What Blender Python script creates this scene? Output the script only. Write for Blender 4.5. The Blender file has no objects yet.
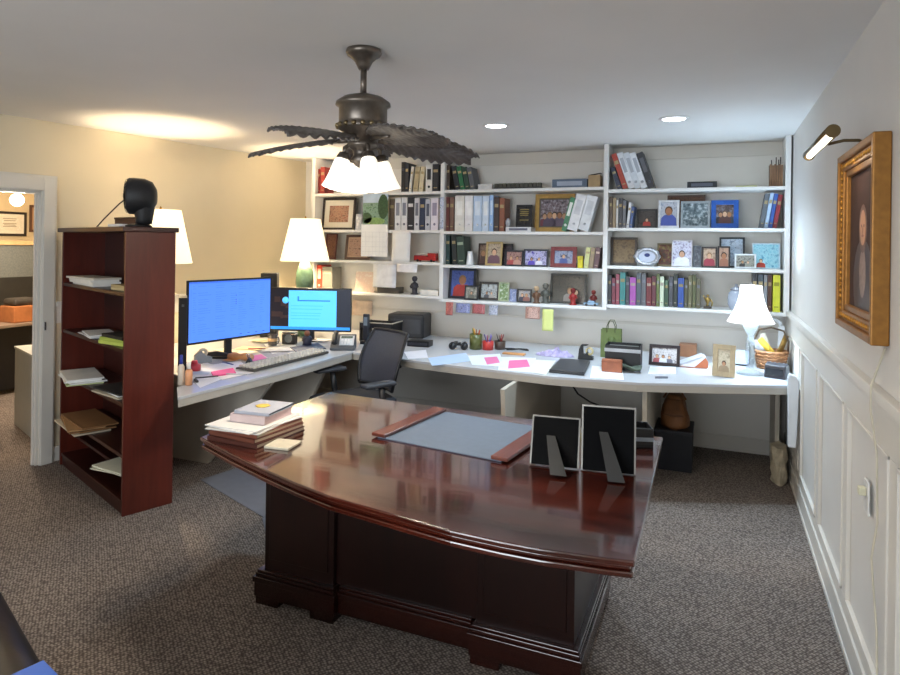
import bpy, bmesh, math, random
from mathutils import Vector, Matrix, noise
random.seed(7)
SC = bpy.context.scene
COL = SC.collection
PI = math.pi
R = math.radians
# ------------------------------------------------------------------ camera model
FPX, YAW, YH, ROLL, HC = 640.0, 0.395, 244.9, 0.0141, 1.64
VF = Vector((-math.sin(YAW), math.cos(YAW), 0)); VR = Vector((math.cos(YAW), math.sin(YAW), 0)); VU = Vector((0, 0, 1))
cR, sR = math.cos(ROLL), math.sin(ROLL)
CAM = Vector((0, 0, HC))
def ray(u, v):
    a, b = u - 450, v - YH
    x = cR * a + sR * b; y = -sR * a + cR * b
    return VF + VR * (x / FPX) - VU * (y / FPX)
def PT(u, v, t): return CAM + ray(u, v) * t
def PZ(u, v, z):
    r = ray(u, v); return CAM + r * ((z - HC) / r.z)
def PY(u, v, y):
    r = ray(u, v); return CAM + r * (y / r.y)
def PX(u, v, x):
    r = ray(u, v); return CAM + r * (x / r.x)
def VZ(u, v, p):
    t = p[0] * VF.x + p[1] * VF.y
    return HC + ray(u, v).z * t
H = 2.5; YB = 5.70; YFR = 5.40; XR = 0.52; YBK = -1.9; WT = 0.76; DT = 0.77
# ------------------------------------------------------------------ materials
_mc = {}
def lin(h):
    h = h.lstrip('#')
    c = [int(h[i:i+2], 16) / 255 for i in (0, 2, 4)]
    return tuple(x / 12.92 if x <= .04045 else ((x + .055) / 1.055) ** 2.4 for x in c) + (1,)
def new_mat(name):
    m = bpy.data.materials.new(name); m.use_nodes = True
    nt = m.node_tree; b = nt.nodes['Principled BSDF']
    return m, nt, b
def pm(hexc, rough=.55, metal=0., var=.12, scale=14., bump=0., coat=0., stretch=None, spec=.5, bscale=None):
    """plain surface with slight procedural mottling"""
    k = ('pm', hexc, rough, metal, var, scale, bump, coat, stretch, spec)
    if k in _mc: return _mc[k]
    m, nt, b = new_mat('surface_' + hexc)
    c = lin(hexc)
    tc = nt.nodes.new('ShaderNodeTexCoord'); mp = nt.nodes.new('ShaderNodeMapping')
    nt.links.new(tc.outputs['Object'], mp.inputs['Vector'])
    if stretch: mp.inputs['Scale'].default_value = stretch
    n = nt.nodes.new('ShaderNodeTexNoise'); n.inputs['Scale'].default_value = scale; n.inputs['Detail'].default_value = 3
    nt.links.new(mp.outputs['Vector'], n.inputs['Vector'])
    r = nt.nodes.new('ShaderNodeValToRGB')
    r.color_ramp.elements[0].position = .3; r.color_ramp.elements[1].position = .7
    r.color_ramp.elements[0].color = tuple(x * (1 - var) for x in c[:3]) + (1,)
    r.color_ramp.elements[1].color = tuple(min(1, x * (1 + var)) for x in c[:3]) + (1,)
    nt.links.new(n.outputs['Fac'], r.inputs['Fac']); nt.links.new(r.outputs['Color'], b.inputs['Base Color'])
    b.inputs['Roughness'].default_value = rough; b.inputs['Metallic'].default_value = metal
    b.inputs['Coat Weight'].default_value = coat; b.inputs['Specular IOR Level'].default_value = spec
    if bump:
        bp = nt.nodes.new('ShaderNodeBump'); bp.inputs['Strength'].default_value = bump; bp.inputs['Distance'].default_value = .01
        nt.links.new(n.outputs['Fac'], bp.inputs['Height']); nt.links.new(bp.outputs['Normal'], b.inputs['Normal'])
    _mc[k] = m; return m
def wood(h1, h2, rough=.3, coat=.3, axis='Z', scale=6., name='wood', crough=.05):
    k = ('wood', h1, h2, rough, coat, axis, scale)
    if k in _mc: return _mc[k]
    m, nt, b = new_mat(name)
    tc = nt.nodes.new('ShaderNodeTexCoord'); mp = nt.nodes.new('ShaderNodeMapping')
    nt.links.new(tc.outputs['Object'], mp.inputs['Vector'])
    s = {'X': (.12, 1, 1), 'Y': (1, .12, 1), 'Z': (1, 1, .12)}[axis]
    mp.inputs['Scale'].default_value = s
    n = nt.nodes.new('ShaderNodeTexNoise'); n.inputs['Scale'].default_value = scale; n.inputs['Detail'].default_value = 8; n.inputs['Distortion'].default_value = .6
    n2 = nt.nodes.new('ShaderNodeTexNoise'); n2.inputs['Scale'].default_value = scale * 9; n2.inputs['Detail'].default_value = 3
    mx = nt.nodes.new('ShaderNodeMath'); mx.operation = 'MULTIPLY_ADD'; mx.inputs[1].default_value = .35
    nt.links.new(mp.outputs['Vector'], n.inputs['Vector']); nt.links.new(mp.outputs['Vector'], n2.inputs['Vector'])
    nt.links.new(n2.outputs['Fac'], mx.inputs[0]); nt.links.new(n.outputs['Fac'], mx.inputs[2])
    r = nt.nodes.new('ShaderNodeValToRGB'); r.color_ramp.elements[0].position = .45; r.color_ramp.elements[1].position = .9
    r.color_ramp.elements[0].color = lin(h1); r.color_ramp.elements[1].color = lin(h2)
    nt.links.new(mx.outputs[0], r.inputs['Fac']); nt.links.new(r.outputs['Color'], b.inputs['Base Color'])
    b.inputs['Roughness'].default_value = rough; b.inputs['Coat Weight'].default_value = coat; b.inputs['Coat Roughness'].default_value = crough
    _mc[k] = m; return m
def emis(hexc, strength, name='glow', base=None):
    k = ('em', hexc, strength, base)
    if k in _mc: return _mc[k]
    m, nt, b = new_mat(name)
    tc = nt.nodes.new('ShaderNodeTexCoord'); n = nt.nodes.new('ShaderNodeTexNoise'); n.inputs['Scale'].default_value = 9
    nt.links.new(tc.outputs['Object'], n.inputs['Vector'])
    r = nt.nodes.new('ShaderNodeValToRGB'); c = lin(hexc)
    r.color_ramp.elements[0].color = tuple(x * .92 for x in c[:3]) + (1,); r.color_ramp.elements[1].color = c
    nt.links.new(n.outputs['Fac'], r.inputs['Fac']); nt.links.new(r.outputs['Color'], b.inputs['Emission Color'])
    b.inputs['Base Color'].default_value = lin(base or hexc); b.inputs['Emission Strength'].default_value = strength
    b.inputs['Roughness'].default_value = .4
    _mc[k] = m; return m
def photo_mat(h1, h2, h3, scale=30, seed=0):
    """blurry printed picture: three inks mixed by noise"""
    k = ('ph', h1, h2, h3, scale, seed)
    if k in _mc: return _mc[k]
    m, nt, b = new_mat('print_' + h1); scale *= 1.6
    tc = nt.nodes.new('ShaderNodeTexCoord'); mp = nt.nodes.new('ShaderNodeMapping'); mp.inputs['Location'].default_value = (seed * 3.7, seed * 1.3, seed)
    n = nt.nodes.new('ShaderNodeTexNoise'); n.inputs['Scale'].default_value = scale; n.inputs['Detail'].default_value = 4
    nt.links.new(tc.outputs['Object'], mp.inputs['Vector']); nt.links.new(mp.outputs['Vector'], n.inputs['Vector'])
    r = nt.nodes.new('ShaderNodeValToRGB'); cr = r.color_ramp
    cr.elements[0].position = .3; cr.elements[0].color = lin(h1); cr.elements[1].position = .72; cr.elements[1].color = lin(h3)
    e = cr.elements.new(.5); e.color = lin(h2)
    nt.links.new(n.outputs['Fac'], r.inputs['Fac']); nt.links.new(r.outputs['Color'], b.inputs['Base Color'])
    b.inputs['Roughness'].default_value = .25
    _mc[k] = m; return m
def glass_mat(hexc='e8f0f0', rough=.05, alpha=.25):
    k = ('gl', hexc, rough, alpha)
    if k in _mc: return _mc[k]
    m, nt, b = new_mat('clear_glass')
    n = nt.nodes.new('ShaderNodeTexNoise'); n.inputs['Scale'].default_value = 5
    mr = nt.nodes.new('ShaderNodeMapRange'); mr.inputs['To Min'].default_value = alpha * .9; mr.inputs['To Max'].default_value = alpha * 1.1
    nt.links.new(n.outputs['Fac'], mr.inputs['Value']); nt.links.new(mr.outputs['Result'], b.inputs['Alpha'])
    b.inputs['Base Color'].default_value = lin(hexc); b.inputs['Roughness'].default_value = rough; b.inputs['Coat Weight'].default_value = 1
    _mc[k] = m; return m
# ------------------------------------------------------------------ mesh builder
class MB:
    def __init__(s): s.v = []; s.f = []; s.m = []; s.sm = []
    def add(s, vs, fs, mi=0, M=None, sm=False):
        b = len(s.v)
        for p in vs:
            p = Vector(p)
            s.v.append(M @ p if M is not None else p)
        for f in fs: s.f.append([b + i for i in f]); s.m.append(mi); s.sm.append(sm)
        return s
    def box(s, x0, x1, y0, y1, z0, z1, mi=0, M=None):
        vs = [(x, y, z) for z in (z0, z1) for y in (y0, y1) for x in (x0, x1)]
        return s.add(vs, [(0,2,3,1),(4,5,7,6),(0,1,5,4),(2,6,7,3),(0,4,6,2),(1,3,7,5)], mi, M)
    def prism(s, poly, z0, z1, mi=0, M=None, sm=False):
        a = sum(poly[i][0]*poly[(i+1)%len(poly)][1]-poly[(i+1)%len(poly)][0]*poly[i][1] for i in range(len(poly)))
        if a < 0: poly = poly[::-1]
        n = len(poly)
        vs = [(p[0], p[1], z0) for p in poly] + [(p[0], p[1], z1) for p in poly]
        s.add(vs, [tuple(range(n))[::-1], tuple(range(n, 2*n))], mi, M)
        b = len(s.v) - 2*n
        for i in range(n):
            j = (i+1) % n; s.f.append([b+i, b+j, b+n+j, b+n+i]); s.m.append(mi); s.sm.append(sm)
        return s
    def ring(s, rings, mi=0, M=None, cap=True, sm=True):
        """loft closed rings of equal length"""
        n = len(rings[0]); vs = [p for r in rings for p in r]; fs = []
        for k in range(len(rings)-1):
            for i in range(n):
                j = (i+1) % n; fs.append((k*n+i, k*n+j, (k+1)*n+j, (k+1)*n+i))
        s.add(vs, fs, mi, M, sm)
        if cap:
            b = len(s.v) - len(vs)
            s.f.append([b+i for i in range(n)][::-1]); s.m.append(mi); s.sm.append(False)
            s.f.append([b+(len(rings)-1)*n+i for i in range(n)]); s.m.append(mi); s.sm.append(False)
        return s
    def lathe(s, prof, seg=24, mi=0, M=None, cap=True, sm=True):
        return s.ring([[(r*math.cos(2*PI*i/seg), r*math.sin(2*PI*i/seg), z) for i in range(seg)] for r, z in prof], mi, M, cap, sm)
    def tube(s, pts, r, seg=8, mi=0, M=None, rr=None):
        pts = [Vector(p) for p in pts]; rings = []
        up = Vector((0, 0, 1)); prev = None
        for i, p in enumerate(pts):
            d = (pts[min(i+1, len(pts)-1)] - pts[max(i-1, 0)]).normalized()
            if prev is None:
                a = up if abs(d.z) < .9 else Vector((1, 0, 0))
                x = d.cross(a).normalized()
            else:
                x = (prev - d * prev.dot(d)).normalized()
            prev = x; y = d.cross(x)
            q = rr[i] if rr else r
            rings.append([p + x*q*math.cos(2*PI*k/seg) + y*q*math.sin(2*PI*k/seg) for k in range(seg)])
        return s.ring(rings, mi, M)
    def cyl(s, p0, p1, r, seg=16, mi=0, M=None, r1=None): return s.tube([p0, p1], r, seg, mi, M, [r, r1 if r1 is not None else r])
    def ball(s, c, r, seg=16, mi=0, M=None, sc=(1, 1, 1)):
        prof = []
        k = seg // 2
        rings = [[(c[0]+sc[0]*r*math.sin(PI*max(.02, min(k-.02, j))/k)*math.cos(2*PI*i/seg), c[1]+sc[1]*r*math.sin(PI*max(.02, min(k-.02, j))/k)*math.sin(2*PI*i/seg), c[2]-sc[2]*r*math.cos(PI*j/k)) for i in range(seg)] for j in range(k+1)]
        return s.ring(rings, mi, M)
    def grid(s, fn, nu, nv, mi=0, M=None, sm=True):
        vs = [fn(i/nu, j/nv) for j in range(nv+1) for i in range(nu+1)]
        fs = [(j*(nu+1)+i, j*(nu+1)+i+1, (j+1)*(nu+1)+i+1, (j+1)*(nu+1)+i) for j in range(nv) for i in range(nu)]
        return s.add(vs, fs, mi, M, sm)
    def build(s, name, mats, parent=None, bevel=0., solid=0., subd=0, bseg=2):
        me = bpy.data.meshes.new(name); me.from_pydata(s.v, [], s.f)
        if not isinstance(mats, (list, tuple)): mats = [mats]
        for m in mats: me.materials.append(m)
        for p, mi, sm in zip(me.polygons, s.m, s.sm): p.material_index = mi; p.use_smooth = sm
        me.update()
        bm = bmesh.new(); bm.from_mesh(me); bmesh.ops.recalc_face_normals(bm, faces=bm.faces); bm.to_mesh(me); bm.free()
        o = bpy.data.objects.new(name, me); COL.objects.link(o)
        if parent is not None: o.parent = parent
        if solid:
            d = o.modifiers.new('thickness', 'SOLIDIFY'); d.thickness = solid; d.offset = 0
        if bevel:
            d = o.modifiers.new('bevel', 'BEVEL'); d.width = bevel; d.segments = bseg; d.limit_method = 'ANGLE'; d.angle_limit = R(40)
        if subd:
            d = o.modifiers.new('subdivision', 'SUBSURF'); d.levels = subd; d.render_levels = subd
        return o
def tag(o, label, cat, group=None):
    o['label'] = label; o['category'] = cat
    if group: o['group'] = group
    return o
def thing(name, label, cat, loc=(0, 0, 0), rz=0., group=None, rx=0., ry=0.):
    o = bpy.data.objects.new(name, None); COL.objects.link(o)
    o.empty_display_size = .05
    o.location = loc; o.rotation_euler = (rx, ry, rz)
    return tag(o, label, cat, group)
def struct(o): o['kind'] = 'structure'; return o
def place(o, loc, rz=0., rx=0., ry=0.):
    o.location = loc; o.rotation_euler = (rx, ry, rz); return o
ORD = 'first second third fourth fifth sixth seventh eighth ninth tenth eleventh twelfth thirteenth fourteenth fifteenth sixteenth seventeenth eighteenth nineteenth twentieth'.split()

M_WALL = pm('dfd2b6', .7, var=.02, scale=3)
M_WHITE = pm('e4e3e0', .35, var=.02, scale=5)
M_CEIL = pm('e3e0dc', .8, var=.02, scale=2)
M_TRIM = pm('dcd8d0', .4, var=.02, scale=4)
M_BLACK = pm('141417', .4, var=.2)
M_BLACKM = pm('1c1d20', .55, var=.2)
M_PAPER = pm('eeeeec', .6, var=.03)
M_PINK = pm('e86a9c', .6, var=.04)
M_BRONZE = pm('6e655c', .34, metal=.65, var=.25, scale=20)
M_CHROME = pm('c9c9c9', .15, metal=1., var=.05)
M_GOLD = pm('94662c', .42, metal=.5, var=.15, scale=40)
M_MAHOG = wood('170705', '36130c', .25, .4, 'X', 5, 'mahogany')
M_MAHOGD = wood('100504', '230c08', .3, .15, 'Z', 5, 'mahogany_dark')
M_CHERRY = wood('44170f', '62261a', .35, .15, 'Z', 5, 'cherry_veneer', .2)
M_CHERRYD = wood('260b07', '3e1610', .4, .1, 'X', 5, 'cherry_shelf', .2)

# carpet
def carpet_mat():
    m, nt, b = new_mat('woven_carpet')
    tc = nt.nodes.new('ShaderNodeTexCoord'); mp = nt.nodes.new('ShaderNodeMapping'); mp.inputs['Rotation'].default_value = (0, 0, R(38))
    nt.links.new(tc.outputs['Object'], mp.inputs['Vector'])
    vo = nt.nodes.new('ShaderNodeTexVoronoi'); vo.inputs['Scale'].default_value = 78; vo.inputs['Randomness'].default_value = .45
    nt.links.new(mp.outputs['Vector'], vo.inputs['Vector'])
    r = nt.nodes.new('ShaderNodeValToRGB'); r.color_ramp.elements[0].position = .1; r.color_ramp.elements[1].position = .62
    r.color_ramp.elements[0].color = lin('b0a59c'); r.color_ramp.elements[1].color = lin('5c534e')
    nt.links.new(vo.outputs['Distance'], r.inputs['Fac'])
    n = nt.nodes.new('ShaderNodeTexNoise'); n.inputs['Scale'].default_value = 3; n.inputs['Detail'].default_value = 4
    nt.links.new(tc.outputs['Object'], n.inputs['Vector'])
    r2 = nt.nodes.new('ShaderNodeValToRGB'); r2.color_ramp.elements[0].color = (.75, .75, .76, 1); r2.color_ramp.elements[1].color = (1.1, 1.08, 1.06, 1)
    nt.links.new(n.outputs['Fac'], r2.inputs['Fac'])
    mx = nt.nodes.new('ShaderNodeMix'); mx.data_type = 'RGBA'; mx.blend_type = 'MULTIPLY'; mx.inputs['Factor'].default_value = 1
    nt.links.new(r.outputs['Color'], mx.inputs['A']); nt.links.new(r2.outputs['Color'], mx.inputs['B'])
    nt.links.new(mx.outputs['Result'], b.inputs['Base Color'])
    bp = nt.nodes.new('ShaderNodeBump'); bp.inputs['Strength'].default_value = .6; bp.inputs['Distance'].default_value = .006; bp.invert = True
    nt.links.new(vo.outputs['Distance'], bp.inputs['Height']); nt.links.new(bp.outputs['Normal'], b.inputs['Normal'])
    b.inputs['Roughness'].default_value = .9; b.inputs['Specular IOR Level'].default_value = .15
    return m
M_CARPET = carpet_mat()

# ------------------------------------------------------------------ room shell
# left wall runs slightly askew: local x along the wall towards the camera, local y out of the room
WL0 = Vector((-4.05, YB, 0)); WLD = Vector((-.185, -1, 0)).normalized(); WLN = Vector((WLD.y * -1, WLD.x, 0))  # inward normal
WLN = Vector((1, -.185, 0)).normalized()
ML = Matrix(((WLD.x, -WLN.x, 0, WL0.x), (WLD.y, -WLN.y, 0, WL0.y), (0, 0, 1, 0), (0, 0, 0, 1)))
def wl_s(u, v):           # pixel -> distance along left wall
    r = ray(u, v); t = (WL0 - CAM).dot(WLN) / r.dot(WLN); p = CAM + r * t
    return (p - WL0).dot(WLD), p.z
LW = (YB - YBK) / abs(WLD.y)
s_cas, _ = wl_s(54.5, 300)        # outer edge of casing
s_jam = s_cas + .10
s_end = s_jam + .86
z_door = wl_s(38, 191)[1]; z_cas = wl_s(50, 176)[1]
struct(MB().box(-8.2, XR + .1, YBK - .1, YB + .1, -.1, 0).build('floor', M_CARPET))
struct(MB().prism([(-4.03, YB + .1), (XR + .1, YB + .1), (XR + .1, YBK - .1), tuple((WL0 + WLD * LW)[:2])], H, H + .1).build('ceiling', M_CEIL))
w = MB()
w.box(-.05, s_jam, 0, .06, 0, H, M=ML); w.box(s_jam, s_end, 0, .06, z_door, H, M=ML); w.box(s_end, LW, 0, .06, 0, H, M=ML)
struct(w.build('wall_left', M_WALL))
struct(MB().box(-4.2, XR + .1, YB, YB + .1, 0, H).build('wall_back', pm('e6e3dc', .6, var=.02, scale=3)))
struct(MB().box(XR, XR + .1, YBK, YB, 0, H).build('wall_right', pm('d8d5d0', .6, var=.02, scale=3)))
# wall behind the camera with a wide window
wx0, wx1, wz0, wz1 = -3.6, -.2, .85, 2.15
w = MB(); w.box(-5.3, wx0, YBK - .1, YBK, 0, H); w.box(wx1, XR + .1, YBK - .1, YBK, 0, H); w.box(wx0, wx1, YBK - .1, YBK, 0, wz0); w.box(wx0, wx1, YBK - .1, YBK, wz1, H)
struct(w.build('wall_front', M_WALL))
w = MB()
for x in (wx0, (wx0 + wx1) / 2 - .03, wx1 - .06): w.box(x, x + .06, YBK - .09, YBK + .01, wz0, wz1)
for z in (wz0, (wz0 + wz1) / 2 - .02, wz1 - .05): w.box(wx0, wx1, YBK - .085, YBK + .005, z, z + .05)
struct(w.build('window_1', M_TRIM))
# door casing
w = MB()
for d0, d1 in ((-.022, 0), (-.03, -.022)):
    q = .0 if d0 == -.022 else .012
    w.box(s_cas + q, s_jam - q * .5, d0, d1, 0, z_cas - q, M=ML); w.box(s_end + q * .5, s_end + .115 - q, d0, d1, 0, z_cas - q, M=ML)
    w.box(s_jam - q * .5, s_end + q * .5, d0, d1, z_door + q * .5, z_cas - q, M=ML)
w.box(s_jam - .004, s_jam + .018, -.0, .07, 0, z_door, M=ML); w.box(s_end - .018, s_end, 0, .07, 0, z_door, M=ML); w.box(s_jam, s_end, 0, .07, z_door - .02, z_door, M=ML)
w.box(s_jam + .018, s_jam + .028, .025, .045, 0, z_door, M=ML)
struct(w.build('trim_1', M_TRIM, bevel=.003))
# strike plate in the jamb belongs to the trim
w = MB(); w.box(s_jam - .03, s_jam - .018, -.034, -.028, .98, 1.04, M=ML)
struct(w.build('trim_2', M_CHROME))
# baseboards
struct(MB().box(-.0, s_cas, -.014, 0, 0, .11, M=ML).box(s_end + .115, LW, -.014, 0, 0, .11, M=ML).build('baseboard_left', M_TRIM, bevel=.003))
struct(MB().box(-3.9, XR, YB - .016, YB, 0, .12).box(-3.9, XR, YB - .022, YB, .0, .02).build('baseboard_back', M_TRIM, bevel=.003))
# back wall boards (seams under the lowest shelf and near the ceiling)
zt = PY(700, 158, YB).z; zl = PY(700, 327, YB).z
w = MB(); w.box(-3.9, XR, YB - .012, YB, zt, H - .001); w.box(-3.9, XR, YB - .014, YB, zl - .01, zl + .012)
struct(w.build('trim_3', pm('d8d4cb', .5, var=.02, scale=4), bevel=.002))
# chair rail on the left wall
w = MB(); w.box(.03, s_cas, -.026, 0, 1.145, 1.18, M=ML); w.box(.03, s_cas, -.012, 0, 1.02, 1.145, M=ML)
struct(w.build('trim_6', M_TRIM, bevel=.003))
# right wall wainscot
zr = 1.165
w = MB()
w.box(XR - .034, XR, YBK, YB, zr - .022, zr + .016); w.box(XR - .02, XR, YBK, YB, zr - .05, zr - .022)
w.box(XR - .013, XR, YBK, YB, zr - .17, zr - .05)
struct(w.build('trim_4', M_TRIM, bevel=.004))
w = MB(); w.box(XR - .012, XR, YBK, YB, .13, .2)
y = 5.45
ys = []
while y > YBK: ys.append(y); w.box(XR - .012, XR, y - .055, y + .055, .2, zr - .17); y -= .78
for a in ys[:-1]:      # moulding beads round each panel
    y1, y0 = a - .055, a - .725
    for (p0, p1, q0, q1) in ((y0, y0 + .012, .2, zr - .17), (y1 - .012, y1, .2, zr - .17), (y0, y1, .2, .212), (y0, y1, zr - .182, zr - .17)):
        w.box(XR - .018, XR, p0, p1, q0, q1)
struct(w.build('trim_5', M_TRIM, bevel=.003))
struct(MB().box(XR - .02, XR, YBK, YB, 0, .13).box(XR - .026, XR, YBK, YB, .0, .025).build('baseboard_right', M_TRIM, bevel=.004))

# ------------------------------------------------------------------ neighbouring room seen through the door
HX = -8.0
w = MB(); w.box(HX - .1, HX, YBK, 6, 0, H); w.box(HX, -4.25, 6, 6.1, 0, H); w.box(HX, -4.9, YBK - .1, YBK, 0, H)
struct(w.build('wall_hall', pm('d8c298', .7, var=.03, scale=3)))
q0 = WL0 + WLD * LW - WLN * .06; q1 = WL0 - WLN * .06
struct(MB().prism([(HX, YBK), (HX, 6), (q1.x, 6), (q1.x, q1.y), (q0.x, q0.y), (q0.x, YBK)], H, H + .1).build('ceiling_hall', M_CEIL))
# ------------------------------------------------------------------ camera
cam = bpy.data.cameras.new('camera'); co = bpy.data.objects.new('camera', cam); COL.objects.link(co)
cam.sensor_width = 36; cam.lens = 36 * FPX / 900; cam.shift_x = 0; cam.shift_y = -(337.5 - YH) / 900
ex = VR * cR + VU * sR; eu = VU * cR - VR * sR; ez = -VF
co.matrix_world = Matrix(((ex.x, eu.x, ez.x, 0), (ex.y, eu.y, ez.y, 0), (ex.z, eu.z, ez.z, HC), (0, 0, 0, 1)))
cam.clip_start = .02
SC.camera = co
# ------------------------------------------------------------------ built-in shelves on the back wall
UPX = [PY(u, 230, YFR).x for u in (313.0, 441.8, 605.3, 787.5)]
SHV = [[193.7, 231.2, 262.2, 294.5], [189.8, 233.0, 268.2, 304.5], [189.3, 229.6, 269.3, 310.5]]
BU = [376, 522, 696]
STH = .026
SHZ = [[PY(BU[b], SHV[b][k], YFR).z + STH / 2 for k in range(4)] for b in range(3)]
bk = thing('built_in_bookcase', 'white built-in wall shelves running the width of the back wall above the worktop', 'bookcase', (0, YB, 0))
Mb = Matrix.Translation((0, -YB, 0))
for i, x in enumerate(UPX):
    zb = min(SHZ[max(0, i-1)][3], SHZ[min(2, i)][3]) - STH
    MB().box(x - .019, x + .019, YFR, YB - .015, zb - .001, H - .002, M=Mb).build('upright_panel', M_WHITE, bk, bevel=.002)
for b in range(3):
    for k in range(4):
        MB().box(UPX[b] + .0192, UPX[b+1] - .0192, YFR + .002, YB - .015, SHZ[b][k] - STH, SHZ[b][k], M=Mb).build('shelf_board', M_WHITE, bk, bevel=.002)
# ------------------------------------------------------------------ worktops
fr = [PZ(u, v, WT) for u, v in ((403, 359), (460, 366), (553, 376.5), (637, 382.5), (720, 384.5), (791, 385))]
lf = [PZ(u, v, WT) for u, v in ((176, 397), (300, 367), (345, 354))]
fr[-1].x = XR - .022
def wl_x(y): return WL0.x + (YB - y) * -.185
xl = sum(p.x for p in lf) / 3
lf[0].x = lf[0].x * .8 + xl * .2
ycor = fr[0].y
# left run
pl = [(lf[0].x, lf[0].y), (-2.99, 2.93), (-3.03, 3.12), (wl_x(3.56) + .03, 3.56), (wl_x(YB) + .03, YB - .03), (lf[2].x - .0, YB - .03), (lf[2].x, lf[2].y), (lf[1].x, lf[1].y)]
def inset(poly, d):
    n = len(poly); out = []
    a = sum(poly[i][0]*poly[(i+1)%n][1]-poly[(i+1)%n][0]*poly[i][1] for i in range(n))
    sgn = 1 if a > 0 else -1
    for i in range(n):
        p0, p1, p2 = Vector(poly[i-1][:2]), Vector(poly[i][:2]), Vector(poly[(i+1)%n][:2])
        d1 = (p1-p0).normalized(); d2 = (p2-p1).normalized()
        n1 = Vector((-d1.y, d1.x))*sgn; n2 = Vector((-d2.y, d2.x))*sgn
        m = (n1+n2); m = m/ max(.3, (1+n1.dot(n2)))
        q = p1 + m*d; out.append((q.x, q.y))
    return out
M_TOP = pm('c6c8cd', .25, var=.02, scale=5)
M_FASC = pm('b9b4ab', .4, var=.03, scale=6)
M_PANEL = pm('c6beb0', .5, var=.03, scale=4)
def worktop(name, poly, label, fascia):
    t = thing(name, label, 'worktop', (poly[0][0], poly[0][1], 0))
    Mt = Matrix.Translation((-poly[0][0], -poly[0][1], 0))
    MB().prism(poly, WT - .018, WT, M=Mt).build('top', M_TOP, t, bevel=.002)
    MB().prism(inset(poly, .004), WT - .062, WT - .0185, M=Mt).build('edge_fascia', M_FASC, t, bevel=.002)
    return t, Mt
wtl, MtL = worktop('worktop', pl, 'white worktop along the left wall carrying the two monitors', None)
xj = lf[2].x + .003
pb = [(xj, YB - .03), (XR - .022, YB - .03)] + [(p.x, p.y) for p in fr[::-1]] + [(xj, fr[0].y + .10)]
wtb, MtB = worktop('worktop', pb, 'long white worktop under the wall shelves with gently bowed front edge', None)
# brackets below (side panels with a slanted front)
def bracket(parent, Mx, p_top_front, p_top_back, p_bot_front, th, mat=M_PANEL):
    """vertical panel in the plane through back->front, tapering towards the floor"""
    a = Vector(p_top_back); d = (Vector(p_top_front) - a); L = d.length; d.normalize(); n = Vector((-d.y, d.x))
    Lb = (Vector(p_bot_front) - a).dot(d)
    vs = []
    for sgn in (-th/2, th/2):
        for l, z in ((0, 0.001), (Lb, 0.001), (L, WT - .063), (0, WT - .063)):
            q = a + d*l + n*sgn; vs.append((q.x, q.y, z))
    MB().add(vs, [(0,1,2,3), (4,5,6,7), (0,1,5,4), (1,2,6,5), (2,3,7,6), (3,0,4,7)], M=Mx).build('support_panel', mat, parent, bevel=.002)
g0 = PZ(209, 463, 0); g1 = PZ(172, 447, 0)
yk = g0.y
bracket(wtl, MtL, (xl - .09, yk), (wl_x(yk) + .03, yk + .0), (g0.x, g0.y), .04)
y2 = 4.35
bracket(wtl, MtL, (xl - .09, y2), (wl_x(y2) + .03, y2), (xl - .45, y2), .04)
for u in (499.5, 643.5):
    q = PZ(u, 394, WT - .08); q.y += .06
    xx = q.x
    bracket(wtb, MtB, (xx, q.y), (xx, YB - .03), (xx, q.y + .10), .03)
bracket(wtb, MtB, (XR - .10, 5.20), (XR - .10, YB - .03), (XR - .10, 5.20), .03)
# ------------------------------------------------------------------ executive desk
dp = [PZ(u, v, DT) for u, v in ((200, 437), (230, 453), (260, 467.5), (295, 483), (330, 496.5), (365, 506.5), (400, 516.5), (450, 530.5), (500, 541.5), (540, 549), (570, 553), (605, 558), (635, 561.5))]
bkr = PZ(663, 437, DT); bkl = PZ(330, 392, DT)
poly = [(p.x, p.y) for p in dp] + [(bkr.x, bkr.y), ((bkr.x + bkl.x) / 2, bkl.y * .5 + bkr.y * .5 + .0), (bkl.x, bkl.y)]
D0 = Vector((-1.2, 2.7, 0)); Md = Matrix.Translation(-D0)
desk = thing('executive_desk', 'large dark mahogany executive desk with bowed polished top in the middle of the room', 'desk', D0)
w = MB(); w.prism(poly, DT - .018, DT, M=Md); w.prism(inset(poly, .012), DT - .034, DT - .018, M=Md); w.prism(inset(poly, .004), DT - .052, DT - .034, M=Md)
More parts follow.
